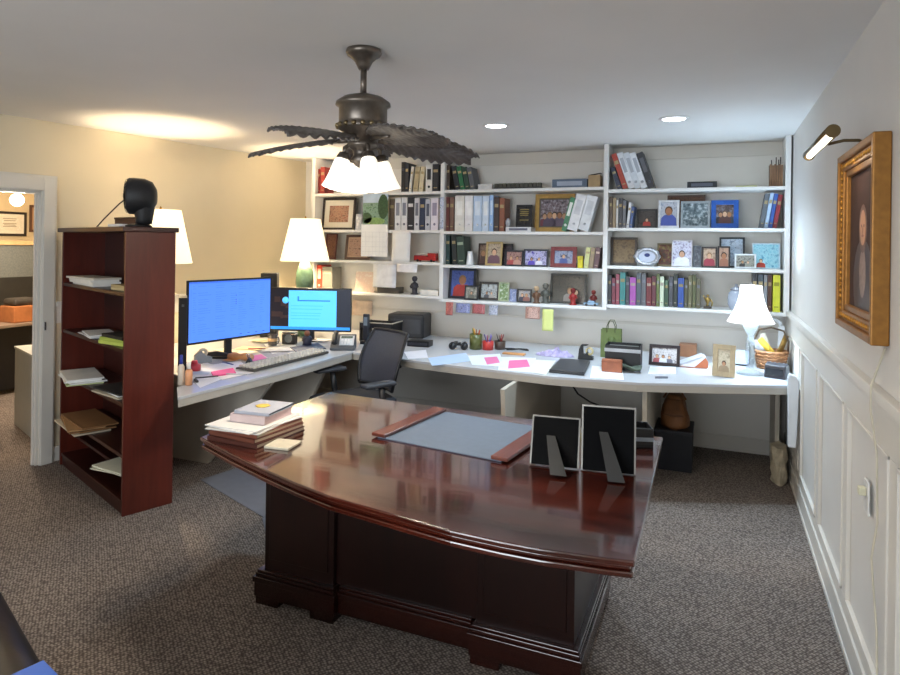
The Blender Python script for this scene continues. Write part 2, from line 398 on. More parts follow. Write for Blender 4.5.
def desk_top_mat():
    m, nt, b = new_mat('polished_mahogany_top')
    tc = nt.nodes.new('ShaderNodeTexCoord'); mp = nt.nodes.new('ShaderNodeMapping'); mp.inputs['Scale'].default_value = (.35, 1.6, 1)
    nt.links.new(tc.outputs['Object'], mp.inputs['Vector'])
    n = nt.nodes.new('ShaderNodeTexNoise'); n.inputs['Scale'].default_value = 4; n.inputs['Detail'].default_value = 8; n.inputs['Distortion'].default_value = 1.2
    nt.links.new(mp.outputs['Vector'], n.inputs['Vector'])
    r = nt.nodes.new('ShaderNodeValToRGB'); cr = r.color_ramp
    cr.elements[0].position = .3; cr.elements[0].color = lin('220906'); cr.elements[1].position = .75; cr.elements[1].color = lin('5c2417')
    nt.links.new(n.outputs['Fac'], r.inputs['Fac']); nt.links.new(r.outputs['Color'], b.inputs['Base Color'])
    b.inputs['Roughness'].default_value = .16; b.inputs['Coat Weight'].default_value = 1.; b.inputs['Coat Roughness'].default_value = .06; b.inputs['Coat IOR'].default_value = 1.6
    n2 = nt.nodes.new('ShaderNodeTexNoise'); n2.inputs['Scale'].default_value = 14; n2.inputs['Detail'].default_value = 3
    nt.links.new(mp.outputs['Vector'], n2.inputs['Vector'])
    bp = nt.nodes.new('ShaderNodeBump'); bp.inputs['Strength'].default_value = .02; bp.inputs['Distance'].default_value = .01
    nt.links.new(n2.outputs['Fac'], bp.inputs['Height']); nt.links.new(bp.outputs['Normal'], b.inputs['Normal']); nt.links.new(bp.outputs['Normal'], b.inputs['Coat Normal'])
    return m
M_DTOP = desk_top_mat()
w.build('desk_top', M_DTOP, desk, bevel=.005)
bl = PZ(257, 597, 0); br_ = PZ(470, 665, 0); ml = PZ(329, 622, 0)
yfb = (bl.y + br_.y + ml.y) / 3
xa, xb_, xc = bl.x + .04, ml.x, br_.x
xd = PY(577, 600, yfb).x
ybk = 3.05
zu = DT - .0525
def pedestal(name, x0, x1, y0, y1):
    w = MB(); w.box(x0 + .012, x1 - .012, y0 + .012, y1 - .012, .15, zu, M=Md)
    # raised field on the front
    w.box(x0 + .04, x1 - .04, y0 + .006, y0 + .02, .2, zu - .06, M=Md)
    return w.build(name, M_MAHOGD, desk, bevel=.003)
pedestal('pedestal', xa, xb_ + .02, yfb, ybk)
pedestal('pedestal', xc, xd, yfb, ybk)
w = MB(); w.box(xb_ + .01, xc + .01, yfb + .035, yfb + .07, .15, zu, M=Md); w.build('modesty_panel', M_MAHOGD, desk)
def plinth(x0, x1, y0, y1, leftend=True):
    w = MB()
    for (o, z0, z1) in ((.0, .035, .12), (-.006, .10, .125), (.004, .125, .14), (.009, .14, .152)):
        w.box(x0 + o, x1 - o, y0 + o, y1 - o, z0, z1, M=Md)
    for x in (x0 + .005, x1 - .125):
        for y in (y0 + .005, y1 - .125): w.box(x, x + .12, y, y + .12, .0, .036, M=Md)
    return w.build('plinth', M_MAHOG, desk, bevel=.003)
plinth(xa - .02, xb_ + .03, yfb - .02, ybk + .02); plinth(xc - .01, xd + .02, yfb - .02, ybk + .02)
w = MB()
for (o, z0, z1) in ((.0, .035, .12), (-.006, .10, .125), (.004, .125, .14), (.009, .14, .152)): w.box(xb_ + .033, xc - .013, yfb + .012 + o, yfb + .07, z0, z1, M=Md)
w.build('base_moulding', M_MAHOG, desk, bevel=.003)
# ------------------------------------------------------------------ chair mat
cm = [PZ(200, 480, 0), PZ(262, 518, 0)]
w = MB(); w.prism([(cm[0].x, cm[0].y), (cm[1].x + .02, cm[1].y), (cm[1].x + .0, cm[1].y + .0), (xa - .03, 2.52), (xa - .03, 3.15), (-1.0, 3.15), (-1.0, 3.95), (cm[0].x + .15, 3.95)], .001, .005)
tag(w.build('chair_mat', pm('85868f', .22, var=.04, coat=.3)), 'grey plastic chair mat on the carpet at the left end of the desk', 'chair mat')
# ------------------------------------------------------------------ standing cherry bookcase
B0 = PZ(122, 517, 0); B1 = PZ(172, 503, 0); BL = PZ(58, 463, 0)
fdir = (Vector((BL.x, BL.y)) - Vector((B0.x, B0.y))); bw = fdir.length - .03; fdir.normalize()
sdir = Vector((B1.x - B0.x, B1.y - B0.y)); bd = sdir.length; sdir = Vector((-fdir.y, fdir.x)); sdir = sdir if sdir.y > 0 else -sdir
bz = VZ(123, 231.5, B0)
ang = math.atan2(-fdir.y, -fdir.x)    # local +x from left end to right end
bc = thing('bookcase', 'tall cherry veneer bookcase standing beside the doorway', 'bookcase', (B0.x, B0.y, 0), ang)
# local frame: x in [-bw,0], y in [0,bd]
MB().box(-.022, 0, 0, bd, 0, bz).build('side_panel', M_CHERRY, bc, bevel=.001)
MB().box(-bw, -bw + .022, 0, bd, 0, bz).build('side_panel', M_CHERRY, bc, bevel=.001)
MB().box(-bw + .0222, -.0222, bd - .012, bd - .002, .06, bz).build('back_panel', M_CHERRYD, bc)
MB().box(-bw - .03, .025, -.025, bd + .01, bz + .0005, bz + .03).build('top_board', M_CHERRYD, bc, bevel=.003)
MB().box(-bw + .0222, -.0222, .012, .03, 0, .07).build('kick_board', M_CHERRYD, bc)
bsz = []
for vL, vR in ((283, 293), (333, 346), (376, 402), (425, 445), (456, 501)):
    pL = B0.to_2d() + fdir * (bw - .03) if False else Vector((B0.x, B0.y)) + fdir * (bw - .03)
    zL = VZ(64, vL, pL); zR = VZ(121, vR, B0)
    bsz.append((zL + zR) / 2)
bsz[4] = .085
for k, z in enumerate(bsz):
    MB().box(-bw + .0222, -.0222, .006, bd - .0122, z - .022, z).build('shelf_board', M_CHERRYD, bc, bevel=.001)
print('bookcase', bw, bd, bz, bsz)
def bc_world(x, y, z):
    c, s = math.cos(ang), math.sin(ang); return Vector((B0.x + x*c - y*s, B0.y + x*s + y*c, z))
# things on its shelves
def sheet(name, label, cat, loc, rz, w_, d_, h_, mat, group=None, bevel=.001, mats2=None):
    o = MB().box(-w_/2, w_/2, -d_/2, d_/2, 0, h_).build(name, mat, None, bevel=bevel)
    place(o, loc, rz); return tag(o, label, cat, group)
def pile(name, label, cat, loc, rz, w_, d_, cols, th, group=None, jit=.02):
    """stack of loose sheets, one thing whose sheets are its mesh"""
    w = MB(); z = 0; rnd = random.Random(hash(label) % 1000)
    rnd = random.Random(len(label) * 7 + int(w_ * 1000))
    for i, c in enumerate(cols):
        M_ = Matrix.Translation((rnd.uniform(-jit, jit), rnd.uniform(-jit, jit), 0)) @ Matrix.Rotation(rnd.uniform(-.12, .12), 4, 'Z')
        w.box(-w_/2, w_/2, -d_/2, d_/2, z, z + th - .0004, c[1], M_); z += th
    mats = []
    for c in cols:
        if len(mats) <= c[1]: mats += [None] * (c[1] + 1 - len(mats))
        mats[c[1]] = pm(c[0], .6, var=.05)
    o = w.build(name, [m or M_PAPER for m in mats]); place(o, loc, rz); return tag(o, label, cat, group)
e = .0008
pile('paper_stack', 'white paper box lid and sheets on the bookcase top shelf', 'paper stack', bc_world(-bw * .70, .11, bsz[0] + e), ang, .46, .18, [('e9e6de', 0)] * 3 + [('d9d2c4', 1)], .014)
pile('folder', 'tan folder lying beside white sheets on the bookcase top shelf', 'folder', bc_world(-bw * .2, .13, bsz[0] + e), ang + .05, .26, .18, [('c9b586', 0), ('b8a274', 1)], .016)
pile('paper_stack', 'loose white papers on the second bookcase shelf', 'paper stack', bc_world(-bw * .60, .11, bsz[1] + e), ang - .10, .32, .17, [('eceae6', 0), ('dcdcdc', 1), ('f2f2f0', 0)], .006)
pile('notebook', 'lime green notebook with black spiral on the second bookcase shelf', 'notebook', bc_world(-bw * .22, .10, bsz[1] + e), ang + .15, .28, .17, [('bcc95e', 0), ('aab850', 1), ('22221f', 2)], .02, jit=.006)
pile('paper_stack', 'fan of white documents in a pale green folder on the third bookcase shelf', 'paper stack', bc_world(-bw * .74, .05, bsz[2] + e), ang - .2, .42, .22, [('c7cf9a', 0), ('efefe8', 1), ('e4e4dc', 1), ('f4f4f0', 1)], .009)
pile('paper_stack', 'white printouts with dark folder at the right end of the third bookcase shelf', 'paper stack', bc_world(-bw * .27, .11, bsz[2] + e), ang + .1, .36, .2, [('c6bca6', 0), ('f0f0ee', 1), ('2b2b2c', 2)], .009)
pile('paper_stack', 'brown envelopes and papers piled on the fourth bookcase shelf', 'paper stack', bc_world(-bw * .68, .05, bsz[3] + e), ang - .12, .50, .22, [('d8cbb2', 0), ('a5764a', 1), ('9a6c42', 1), ('b58a5c', 2), ('8d6540', 1)], .010, jit=.03)
pile('paper_stack', 'large pale cream board jutting from the bottom bookcase shelf', 'paper stack', bc_world(-bw * .2, .08, bsz[3] - .17), ang + .3, .40, .28, [('dedcc4', 0), ('d2d0b8', 0)], .006, jit=.004) if False else None
# lower inset shelf that carries the cream board
zc = bsz[3] - .155
MB().box(-bw + .0222, -.0222, .09, bd - .0122, zc - .02, zc).build('shelf_board', M_CHERRYD, bc, bevel=.001)
pile('paper_stack', 'pale cream pad jutting from the lowest loaded bookcase shelf', 'paper stack', bc_world(-bw * .21, .10, zc + e), ang + .3, .32, .22, [('dedcc4', 0), ('d2d0b8', 0), ('e4e2cc', 0)], .006, jit=.004)
# ---- desk fan and box on the bookcase
ztop = bz + .03 + e
def lathe_x(w, prof, M, mi=0, seg=28): return w.lathe(prof, seg, mi, M)
pf = bc_world(-.16, .13, ztop)
fz = thing('desk_fan', 'small black desk fan standing on top of the cherry bookcase', 'fan', pf, R(-52))
hz_ = VZ(140, 178, pf) - ztop
RF = hz_ * .37
cz = hz_ - RF
# local -Y is the blowing direction
w = MB(); w.lathe([(0, 0), (.075, 0), (.078, .01), (.06, .018), (.035, .022), (0, .022)], 28); w.build('base', M_BLACK, fz)
w = MB(); w.ring([[(a_*math.cos(2*PI*i/20), .03 + b_*math.sin(2*PI*i/20), z) for i in range(20)] for a_, b_, z in ((.05, .045, .021), (.055, .05, cz*.25), (.075, .06, cz*.6), (.08, .06, cz))]); w.build('neck', M_BLACKM, fz)
Mh = Matrix.Translation((0, 0, cz)) @ Matrix.Rotation(R(90), 4, 'X') @ Matrix.Rotation(0, 4, 'Z')
w = MB(); w.lathe([(0, -.10), (RF*.45, -.098), (RF*.8, -.075), (RF*.97, -.03), (RF, .03), (RF*.99, .055), (RF*.93, .06), (RF*.91, .05), (RF*.92, .0), (RF*.5, -.05), (0, -.06)], 36, 0, Mh, cap=False)
w.build('housing', M_BLACKM, fz)
w = MB()
for k in range(3):
    a0 = k * 2*PI/3
    w.grid(lambda a, b: ((.02 + b*(RF*.8-.02))*math.cos(a0 + (a-.3)*1.2), (.02 + b*(RF*.8-.02))*math.sin(a0 + (a-.3)*1.2), .01 + (a-.5)*.03), 6, 5, 0, Mh)
w.lathe([(.0, -.01), (.026, -.01), (.026, .022), (.0, .028)], 16, 0, Mh)
w.build('blades', pm('2a2a2e', .35), fz, solid=.002)
w = MB()
for rr in (.25, .42, .59, .76, .92): w.tube([(RF*rr*math.cos(2*PI*i/32), RF*rr*math.sin(2*PI*i/32), .066+.02*(1-rr)) for i in range(33)], .0014, 5, 0, Mh)
for k in range(14):
    a = 2*PI*k/14; w.tube([(RF*.12*math.cos(a), RF*.12*math.sin(a), .086), (RF*.6*math.cos(a), RF*.6*math.sin(a), .075), (RF*.95*math.cos(a), RF*.95*math.sin(a), .062)], .0014, 5, 0, Mh)
w.lathe([(.0, .08), (RF*.2, .08), (RF*.2, .088), (.0, .092)], 16, 0, Mh)
w.build('grille', M_BLACK, fz)
w = MB()
def tofan(p): c_, s_ = math.cos(R(52)), math.sin(R(52)); q = p - pf; return Vector((q.x*c_ - q.y*s_, q.x*s_ + q.y*c_, q.z))
cp = [bc_world(-.245, .10, ztop + cz*1.02), bc_world(-.30, .06, ztop + cz*.75), bc_world(-.42, .01, ztop + .05), bc_world(-.50, .0, ztop + .008), bc_world(-.65, .04, ztop + .005), bc_world(-.85, .16, ztop + .005)]
w.tube([tofan(q) for q in cp], .004, 6); w.build('cord', M_BLACK, fz)
bxp = bc_world(-.47, .20, ztop)
t = thing('wooden_box', 'small brown wooden box behind the cord on the bookcase top', 'box', bxp, ang + .15)
MB().box(-.13, .13, -.05, .05, 0, .055).build('body', wood('4a2f22', '6d4a35', .5, .1, 'X', 6, 'box_wood'), t, bevel=.003); MB().box(-.133, .133, -.053, .053, .0555, .07).build('lid', wood('3d261b', '5a3a2a', .5, .1, 'X', 6, 'box_lid'), t, bevel=.003)
o = MB().box(-.10, .10, -.035, .035, 0, .02).build('book', [M_PAPER], None, bevel=.002)
place(o, bc_world(-.37, .085, ztop), ang); tag(o, 'thin pale book lying beside the small fan on the bookcase', 'book')
# ------------------------------------------------------------------ ceiling fan
FC = PZ(364, 50, H); FC.z = 0
FC = Vector((FC.x, FC.y, H))
tF = FC.x*VF.x + FC.y*VF.y
def fz_(v): return VZ(364, v, FC)
cf = thing('ceiling_fan', 'bronze ceiling fan with palm-leaf blades and lit glass shades above the desk', 'ceiling fan', FC)
k = tF / 640
def zz(v): return fz_(v) - H
w = MB(); w.lathe([(.0, -.0005), (17.5*k, -.0005), (18*k, zz(53)), (16.5*k, zz(56)), (13*k, zz(58)), (9*k, zz(62)), (7*k, zz(66)), (5*k, zz(70)), (0, zz(70))], 32); w.build('ceiling_canopy', M_BRONZE, cf)
MB().cyl((0, 0, zz(68)), (0, 0, zz(96)), 3.2*k, 16).build('downrod', M_BRONZE, cf)
w = MB(); w.lathe([(0, zz(93)), (6*k, zz(94)), (20*k, zz(98)), (27*k, zz(103)), (27.5*k, zz(106)), (24*k, zz(108)), (24*k, zz(122)), (23*k, zz(125)), (26*k, zz(127)), (24*k, zz(130)), (17*k, zz(135)), (15*k, zz(142)), (0, zz(142))], 40); w.build('motor_housing', M_BRONZE, cf)
w = MB()
for i in range(18):
    a = 2*PI*i/18; w.ball((25.2*k*math.cos(a), 25.2*k*math.sin(a), zz(127)), .012, 8)
w.build('housing_beading', pm('8a7a5c', .3, metal=.9), cf)
M_LEAF = pm('5a534e', .42, var=.3, scale=30, coat=.15)
L_, W_ = .43, .125
def leaf(a, b):
    t = a; s = (b - .5) * 2
    x = .10 + L_ * t
    prof = math.sin(PI * min(1, .10 + .84 * t)) ** .62
    prof *= 1 + .10 * abs(math.sin(t * 34))
    y = s * W_ * prof
    rib = .007 * math.sin((t * 10 - abs(s) * 2.2) * 2 * PI) * (abs(s) ** .5)
    return (x + abs(s) * .02, y, -.05 * t ** 1.6 - .012 * s * s + rib)
for th in (166, 245, 312, 24, 96):
    Mr = Matrix.Rotation(R(th), 4, 'Z') @ Matrix.Translation((0, 0, zz(139))) @ Matrix.Rotation(R(-13), 4, 'X')
    # angles are measured from the camera's right: turn into world
    Mr = Matrix.Rotation(YAW, 4, 'Z') @ Mr
    bl_ = MB().grid(leaf, 56, 14, 0, Mr).build('blade', M_LEAF, cf, solid=.006)
    w = MB(); w.tube([(.06, 0, .0), (.10, 0, -.006), (.14, 0, -.008), (.2, 0, -.012)], .009, 8, 0, Mr, [.014, .012, .010, .006]); w.build('blade_iron', M_BRONZE, bl_)
# light kit
w = MB(); w.lathe([(0, zz(140)), (15*k, zz(142)), (16*k, zz(147)), (10*k, zz(150)), (9*k, zz(156)), (12*k, zz(160)), (7*k, zz(166)), (0, zz(170))], 28); w.build('light_fitter', M_BRONZE, cf)
M_SHADE = emis('fff0d8', .8, 'lit_frosted_glass', 'ffffff')
RS = 17.5 * k
for i, th in enumerate((205, 295, 25, 115)):
    a = R(th) + YAW
    w = MB(); d = Vector((math.cos(a), math.sin(a), 0))
    neck = d * (19*k) + Vector((0, 0, zz(157)))
    w.tube([d*(8*k) + Vector((0, 0, zz(150))), d*(14*k) + Vector((0, 0, zz(146))), d*(18*k) + Vector((0, 0, zz(149))), neck], .010, 10)
    Ms = Matrix.Translation(neck) @ Matrix.Rotation(a, 4, 'Z') @ Matrix.Rotation(R(-14), 4, 'Y')
    w.lathe([(0, .014), (.022, .012), (.030, -.008), (.031, -.024), (0, -.024)], 20, 0, Ms)
    arm = w.build('lamp_arm', M_BRONZE, cf)
    w = MB(); w.lathe([(.030, -.016), (.036, -.03), (.041, -.065), (.047, -.10), (.054, -.13), (.062, -.15), (.059, -.150), (.051, -.128), (.044, -.098), (.038, -.063), (.032, -.03)], 28, 0, Ms, cap=False)
    w.build('glass_shade', M_SHADE, arm)
    lp = bpy.data.lights.new('fan_bulb_light', 'POINT'); lp.energy = 11.0; lp.color = (1, .88, .72); lp.shadow_soft_size = .025
    lo = bpy.data.objects.new('fan_bulb_light', lp); COL.objects.link(lo); lo.location = FC + Ms @ Vector((0, 0, -.13))
# ------------------------------------------------------------------ recessed lights
for (u, v, lab) in ((496, 125, 'round recessed ceiling light above the middle bay of shelves'), (674, 118, 'round recessed ceiling light above the right bay of shelves')):
    p = PZ(u, v, H)
    t = thing('recessed_light', lab, 'ceiling light', p, group=None)
    w = MB(); w.lathe([(.072, -.0005), (.098, -.0005), (.096, -.006), (.074, -.010)], 32, cap=False); w.build('trim_ring', M_WHITE, t)
    w = MB(); w.lathe([(0, -.004), (.074, -.004), (.074, -.007), (0, -.0075)], 32); w.build('lens', emis('f2f6ff', 9.0, 'cool_led'), t)
    lp = bpy.data.lights.new('recessed_spot', 'SPOT'); lp.energy = 72; lp.color = (.64, .83, 1); lp.spot_size = R(125); lp.spot_blend = .7; lp.shadow_soft_size = .07
    lo = bpy.data.objects.new('recessed_spot', lp); COL.objects.link(lo); lo.location = p + Vector((0, 0, -.03))
# ------------------------------------------------------------------ table lamps
def table_lamp(name, label, loc, z_sb, z_st, r_b, r_t, base_prof, base_mat, col, power, bell=False, neck=.012, eb=.95):
    t = thing(name, label, 'lamp', loc)
    zb, zt_ = z_sb - loc[2], z_st - loc[2]
    w = MB(); w.lathe(base_prof, 32); w.build('lamp_base', base_mat, t)
    top = base_prof[-1][1]
    w = MB(); w.cyl((0, 0, top - .002), (0, 0, zt_ + .0), neck*.5, 12)
    w.lathe([(0, zt_ - .002), (.006, zt_), (.010, zt_ + .012), (.005, zt_ + .025), (0, zt_ + .03)], 12)
    w.build('stem', M_CHROME if bell else pm('9a7a3c', .3, metal=.9), t)
    w = MB(); n = 40
    if bell:
        prof = [(r_b + (r_t - r_b) * (1 - (1 - q) ** 1.9), zb + (zt_ - zb) * q) for q in [i/8 for i in range(9)]]
    else: prof = [(r_b, zb), ((r_b + r_t)/2, (zb + zt_)/2), (r_t, zt_)]
    w.lathe(prof, n, 0, None, cap=False)
    sh = w.build('lamp_shade', emis(col, eb, 'lit_fabric_shade', 'fff8ea'), t, solid=.003)
    if bell:
        w = MB()
        for i in range(8):
            a = 2*PI*i/8; w.tube([(r*1.006*math.cos(a), r*1.006*math.sin(a), z) for r, z in prof], .0028, 6)
        for r, z in (prof[0], prof[-1]): w.tube([(r*math.cos(2*PI*i/40), r*math.sin(2*PI*i/40), z) for i in range(41)], .004, 6)
        w.build('shade_piping', emis(col, eb * .75, 'lit_piping', 'e8e4da'), sh)
    lp = bpy.data.lights.new('lamp_bulb', 'POINT'); lp.energy = power; lp.color = LC.get(col, (1, .72, .42)); lp.shadow_soft_size = .045
    lo = bpy.data.objects.new('lamp_bulb', lp); COL.objects.link(lo); lo.location = Vector(loc) + Vector((0, 0, zb * (.25 if bell else .55) + zt_ * (.75 if bell else .45)))
    return t
LC = {'ffe9c0': (1, .78, .50), 'f2f4ff': (.56, .78, 1)}
tl = 4.85; pl_ = PT(160, 263, tl); L1 = Vector((pl_.x, pl_.y, WT + e))
kk = tl / 640
table_lamp('table_lamp', 'cream-shaded table lamp partly hidden behind the cherry bookcase', L1, VZ(160, 263, L1), VZ(160, 210, L1), 30*kk, 19*kk, [(0, 0), (.07, 0), (.075, .02), (.05, .05), (.09, .12), (.1, .2), (.06, .30), (.03, .34), (0, .34)], pm('c8b690', .3, coat=.4), 'ffe9c0', 50)
tl = 6.05; pl_ = PT(305, 260, tl); L2 = Vector((pl_.x, pl_.y, WT + e)); kk = tl / 640
z2 = VZ(305, 261, L2)
hb = z2 - WT
table_lamp('table_lamp', 'lamp with white cone shade and green ceramic base behind the small monitor', L2, z2, VZ(305, 219, L2), 24*kk, 14.5*kk, [(0, 0), (.07, 0), (.07, .03), (.055, .05), (.07, hb*.5), (.085, hb*.72), (.08, hb*.85), (.045, hb*.98), (.025, hb), (0, hb)], pm('5f7d68', .25, var=.6, scale=9, coat=.5), 'ffe9c0', 44)
p3 = PZ(750, 374, WT); L3 = Vector((p3.x, p3.y, WT + e)); t3 = p3.x*VF.x + p3.y*VF.y; kk = t3 / 640
zb3, zt3 = VZ(752, 322, L3), VZ(752, 286, L3); hb = zb3 - WT
table_lamp('table_lamp', 'small crystal lamp with pleated bell shade at the right end of the worktop', L3, zb3, zt3, 21.5*kk, 10*kk, [(0, 0), (13*kk, 0), (13*kk, .012), (9*kk, .022), (4*kk, .035), (3*kk, .06), (4.2*kk, hb*.25), (4.8*kk, hb*.5), (3.8*kk, hb*.66), (2.6*kk, hb*.72), (6*kk, hb*.86), (8*kk, hb*.93), (3*kk, hb*.97), (0, hb*.98)], glass_mat('a4b0b8', .06, .34), 'f2f4ff', 24, bell=True, eb=.9)
# ------------------------------------------------------------------ monitors
def monitor(name, label, A, B, zb_, zt_, screen_fn, stand=True):
    """A, B: bottom left / right corners as seen from the front (world xy)"""
    A = Vector(A); B = Vector(B); d = B - A; W = d.length; c = (A + B) / 2; rz = math.atan2(d.y, d.x)
    t = thing(name, label, 'monitor', (c.x, c.y, WT + e), rz)
    z0, z1 = zb_ - WT, zt_ - WT
    w = MB(); w.box(-W/2, W/2, 0, .02, z0, z1); w.box(-W*.32, W*.32, .02, .05, z0 + .06, z1 - .08)
    w.build('casing', M_BLACK, t, bevel=.003)
    screen_fn(t, W - .022, z0 + .016, z1 - .012)
    w = MB(); w.box(-.03, .03, .03, .055, .012, (z0 + z1) / 2); w.build('stand_column', M_BLACKM, t, bevel=.003)
    w = MB(); w.lathe([(0, 0), (.085, 0), (.083, .008), (.03, .014), (0, .014)], 32, 0, Matrix.Translation((0, .05, 0))); w.build('stand_base', M_BLACKM, t)
    return t
def scr_table(t, W, z0, z1):
    w = MB(); w.box(-W/2, W/2, -.0015, .0, z0, z1, 0)
    rnd = random.Random(3); Hh = z1 - z0
    w.box(-W/2, W/2, -.002, -.0014, z1 - .012, z1, 1)
    cols = [-.46, -.40, -.20, -.02, .08, .22, .36, .44]
    for r_ in range(22):
        z = z1 - .035 - r_ * (Hh - .075) / 22
        for ci in range(len(cols) - 1):
            L = (cols[ci+1] - cols[ci]) * W * rnd.uniform(.25, .8)
            if rnd.random() < .75: w.box(cols[ci]*W, cols[ci]*W + L, -.0020, -.0014, z, z + .0035, 2)
    for r_ in (5, 7, 8, 9):
        z = z1 - .035 - r_ * (Hh - .075) / 22; w.box(.045*W, .053*W, -.0024, -.0014, z - .002, z + .006, 3)
    for q in (.10, .2, .3, .4): w.box(q*W, q*W + .02, -.0020, -.0014, z0 + .018, z0 + .023, 3)
    w.build('screen', [emis('4a7ce4', .9, 'screen_blue'), emis('3a66c8', .8, 'screen_bar'), emis('3d6fd6', .8, 'screen_text'), emis('28306a', .5, 'screen_mark')], t)
def scr_dialog(t, W, z0, z1):
    w = MB(); w.box(-W/2, W/2, -.0015, .0, z0, z1, 0); Hh = z1 - z0
    w.box(-W*.27, W*.33, -.0022, -.0014, z0 + Hh*.06, z1 - .012, 1)
    w.box(-W/2, W*.5, -.0022, -.0014, z0, z0 + Hh*.07, 2)
    w.box(-W*.14, W*.25, -.0026, -.002, z1 - Hh*.30, z1 - Hh*.27, 3); w.box(-W*.16, -W*.14, -.0026, -.002, z1 - Hh*.3, z1 - Hh*.18, 3)
    for q in (.42, .5, .6, .66, .74): w.box(-W*.24, W*.22 - q*.1, -.0025, -.002, z1 - Hh*q, z1 - Hh*(q - .012), 4)
    rnd = random.Random(5)
    for i in range(10):
        a = rnd.uniform(-.49, -.30) * W; b = z0 + Hh * rnd.uniform(.2, .7); w.box(a, a + rnd.uniform(.02, .06), -.002, -.0014, b, b + rnd.uniform(.02, .05), 5)
    w.lathe([(0, 0), (.03, 0), (.03, .0006), (0, .0006)], 16, 1, Matrix.Translation((-W*.31, -.0016, z1 - Hh*.28)) @ Matrix.Rotation(R(90), 4, 'X') @ Matrix.Scale(1, 4))
    w.build('screen', [emis('0b1226', .5, 'screen_dark'), emis('4fb2ee', .9, 'screen_cyan'), emis('1f7fd6', .9, 'screen_bar'), emis('1470c0', .8, 'screen_line'), emis('27a0e4', .9, 'screen_text'), emis('3a2a30', .4, 'screen_art')], t)
A = PT(187, 346, 4.62); B = PT(270.5, 334, 5.28)
zt_m = (VZ(187, 281, A) + VZ(271, 277, B)) / 2
monitor('monitor', 'large widescreen monitor showing a pale blue table at the left of the worktop', A.xy, B.xy, (A.z + B.z) / 2, zt_m, scr_table)
A = PT(269, 331, 5.74); B = PT(351, 332, 5.70)
monitor('monitor', 'smaller dark-screened monitor with a bright cyan window, right of the large monitor', A.xy, B.xy, (A.z + B.z) / 2, VZ(312, 288, (A + B) / 2), scr_dialog)
# slim black tower at the left end
A = PZ(182, 373, WT)
t = thing('computer_tower', 'slim black computer tower standing upright at the left end of the worktop', 'computer', (A.x, A.y, WT + e), math.atan2(A.y, A.x) - R(90))
hm = VZ(182, 298, A) - WT
MB().box(-.027, .027, 0.006, .24, 0, hm).build('case', M_BLACK, t, bevel=.004)
w = MB(); w.box(-.026, .026, 0, .0055, .002, hm - .002); w.build('front_panel', pm('1a1b20', .3), t, bevel=.002)
MB().box(-.008, .008, -.002, .0, hm - .06, hm - .044).build('power_button', pm('5a5e66', .3), t)
# ------------------------------------------------------------------ office chair
cm_ = PZ(353, 377, .66)
ch = thing('office_chair', 'black mesh-back office chair between the executive desk and the worktops', 'chair', (cm_.x, cm_.y, .0055), R(-27))
M_MESHF = pm('42454f', .75, var=.25, scale=220)
w = MB()
for k_ in range(5):
    a = 2*PI*k_/5 + .3; w.tube([(0, 0, .10), (.15*math.cos(a), .15*math.sin(a), .095), (.30*math.cos(a), .30*math.sin(a), .07)], .022, 8, rr=[.028, .024, .016])
w.lathe([(0, .08), (.04, .08), (.04, .13), (0, .13)], 16)
base = w.build('star_base', M_BLACKM, ch)
for k_ in range(5):
    a = 2*PI*k_/5 + .3; x, y_ = .30*math.cos(a), .30*math.sin(a)
    MB().cyl((x - .022*math.sin(a), y_ + .022*math.cos(a), .03), (x + .022*math.sin(a), y_ - .022*math.cos(a), .03), .029, 16).cyl((x, y_, .04), (x, y_, .075), .008, 8).build('caster', M_BLACK, base)
MB().cyl((0, 0, .12), (0, 0, .40), .025, 16).build('gas_column', M_CHROME, ch)
def seatf(a, b):
    x = (a - .5) * .50; y_ = (b - .5) * .48
    return (x * (1 - .08 * abs(b - .5)), y_, .475 + .02 * math.cos(x * 6) - .10 * max(0, .12 - b) + .03 * max(0, b - .8))
w = MB(); w.grid(seatf, 12, 12); w.build('seat', pm('1d2028', .8, var=.2, scale=60), ch, solid=.07, subd=1)
zbt = VZ(378, 331, (cm_.x, cm_.y + .15))
def backf(a, b):
    x = (a - .5) * (.44 + .06 * math.sin(PI * min(1, b * 1.1))) ; z = .56 + b * (zbt - .58)
    return (x, .235 + .09 * b + .05 * b * b - .16 * (a - .5) ** 2 - .02 * math.sin(b * PI), z)
w = MB(); w.grid(backf, 14, 16); w.build('back_mesh', M_MESHF, ch, solid=.008)
w = MB()
loop = [backf(i/14, 0) for i in range(15)] + [backf(1, j/16) for j in range(1, 17)] + [backf(1 - i/14, 1) for i in range(1, 15)] + [backf(0, 1 - j/16) for j in range(1, 17)]
w.tube(loop, .013, 8); w.tube([(0, .1, .44), (0, .24, .46), (0, .30, .60), (0, .29, .75)], .022, 8)
bw_ = [backf(i/10, .45) for i in range(11)]
w.tube([(p[0], p[1] + .018, p[2]) for p in bw_], .012, 8)
w.build('back_frame', M_BLACK, ch)
for s in (-1, 1):
    w = MB(); w.tube([(s*.20, .05, .44), (s*.32, .05, .45), (s*.335, .04, .52), (s*.335, .02, .64)], .02, 8, rr=[.018, .02, .024, .022])
    arm = w.build('armrest_post', M_BLACK, ch)
    MB().box(s*.335 - .045, s*.335 + .045, -.13, .13, .64, .672).build('armrest_pad', pm('3a3c42', .6, var=.1), arm, bevel=.016, bseg=3)
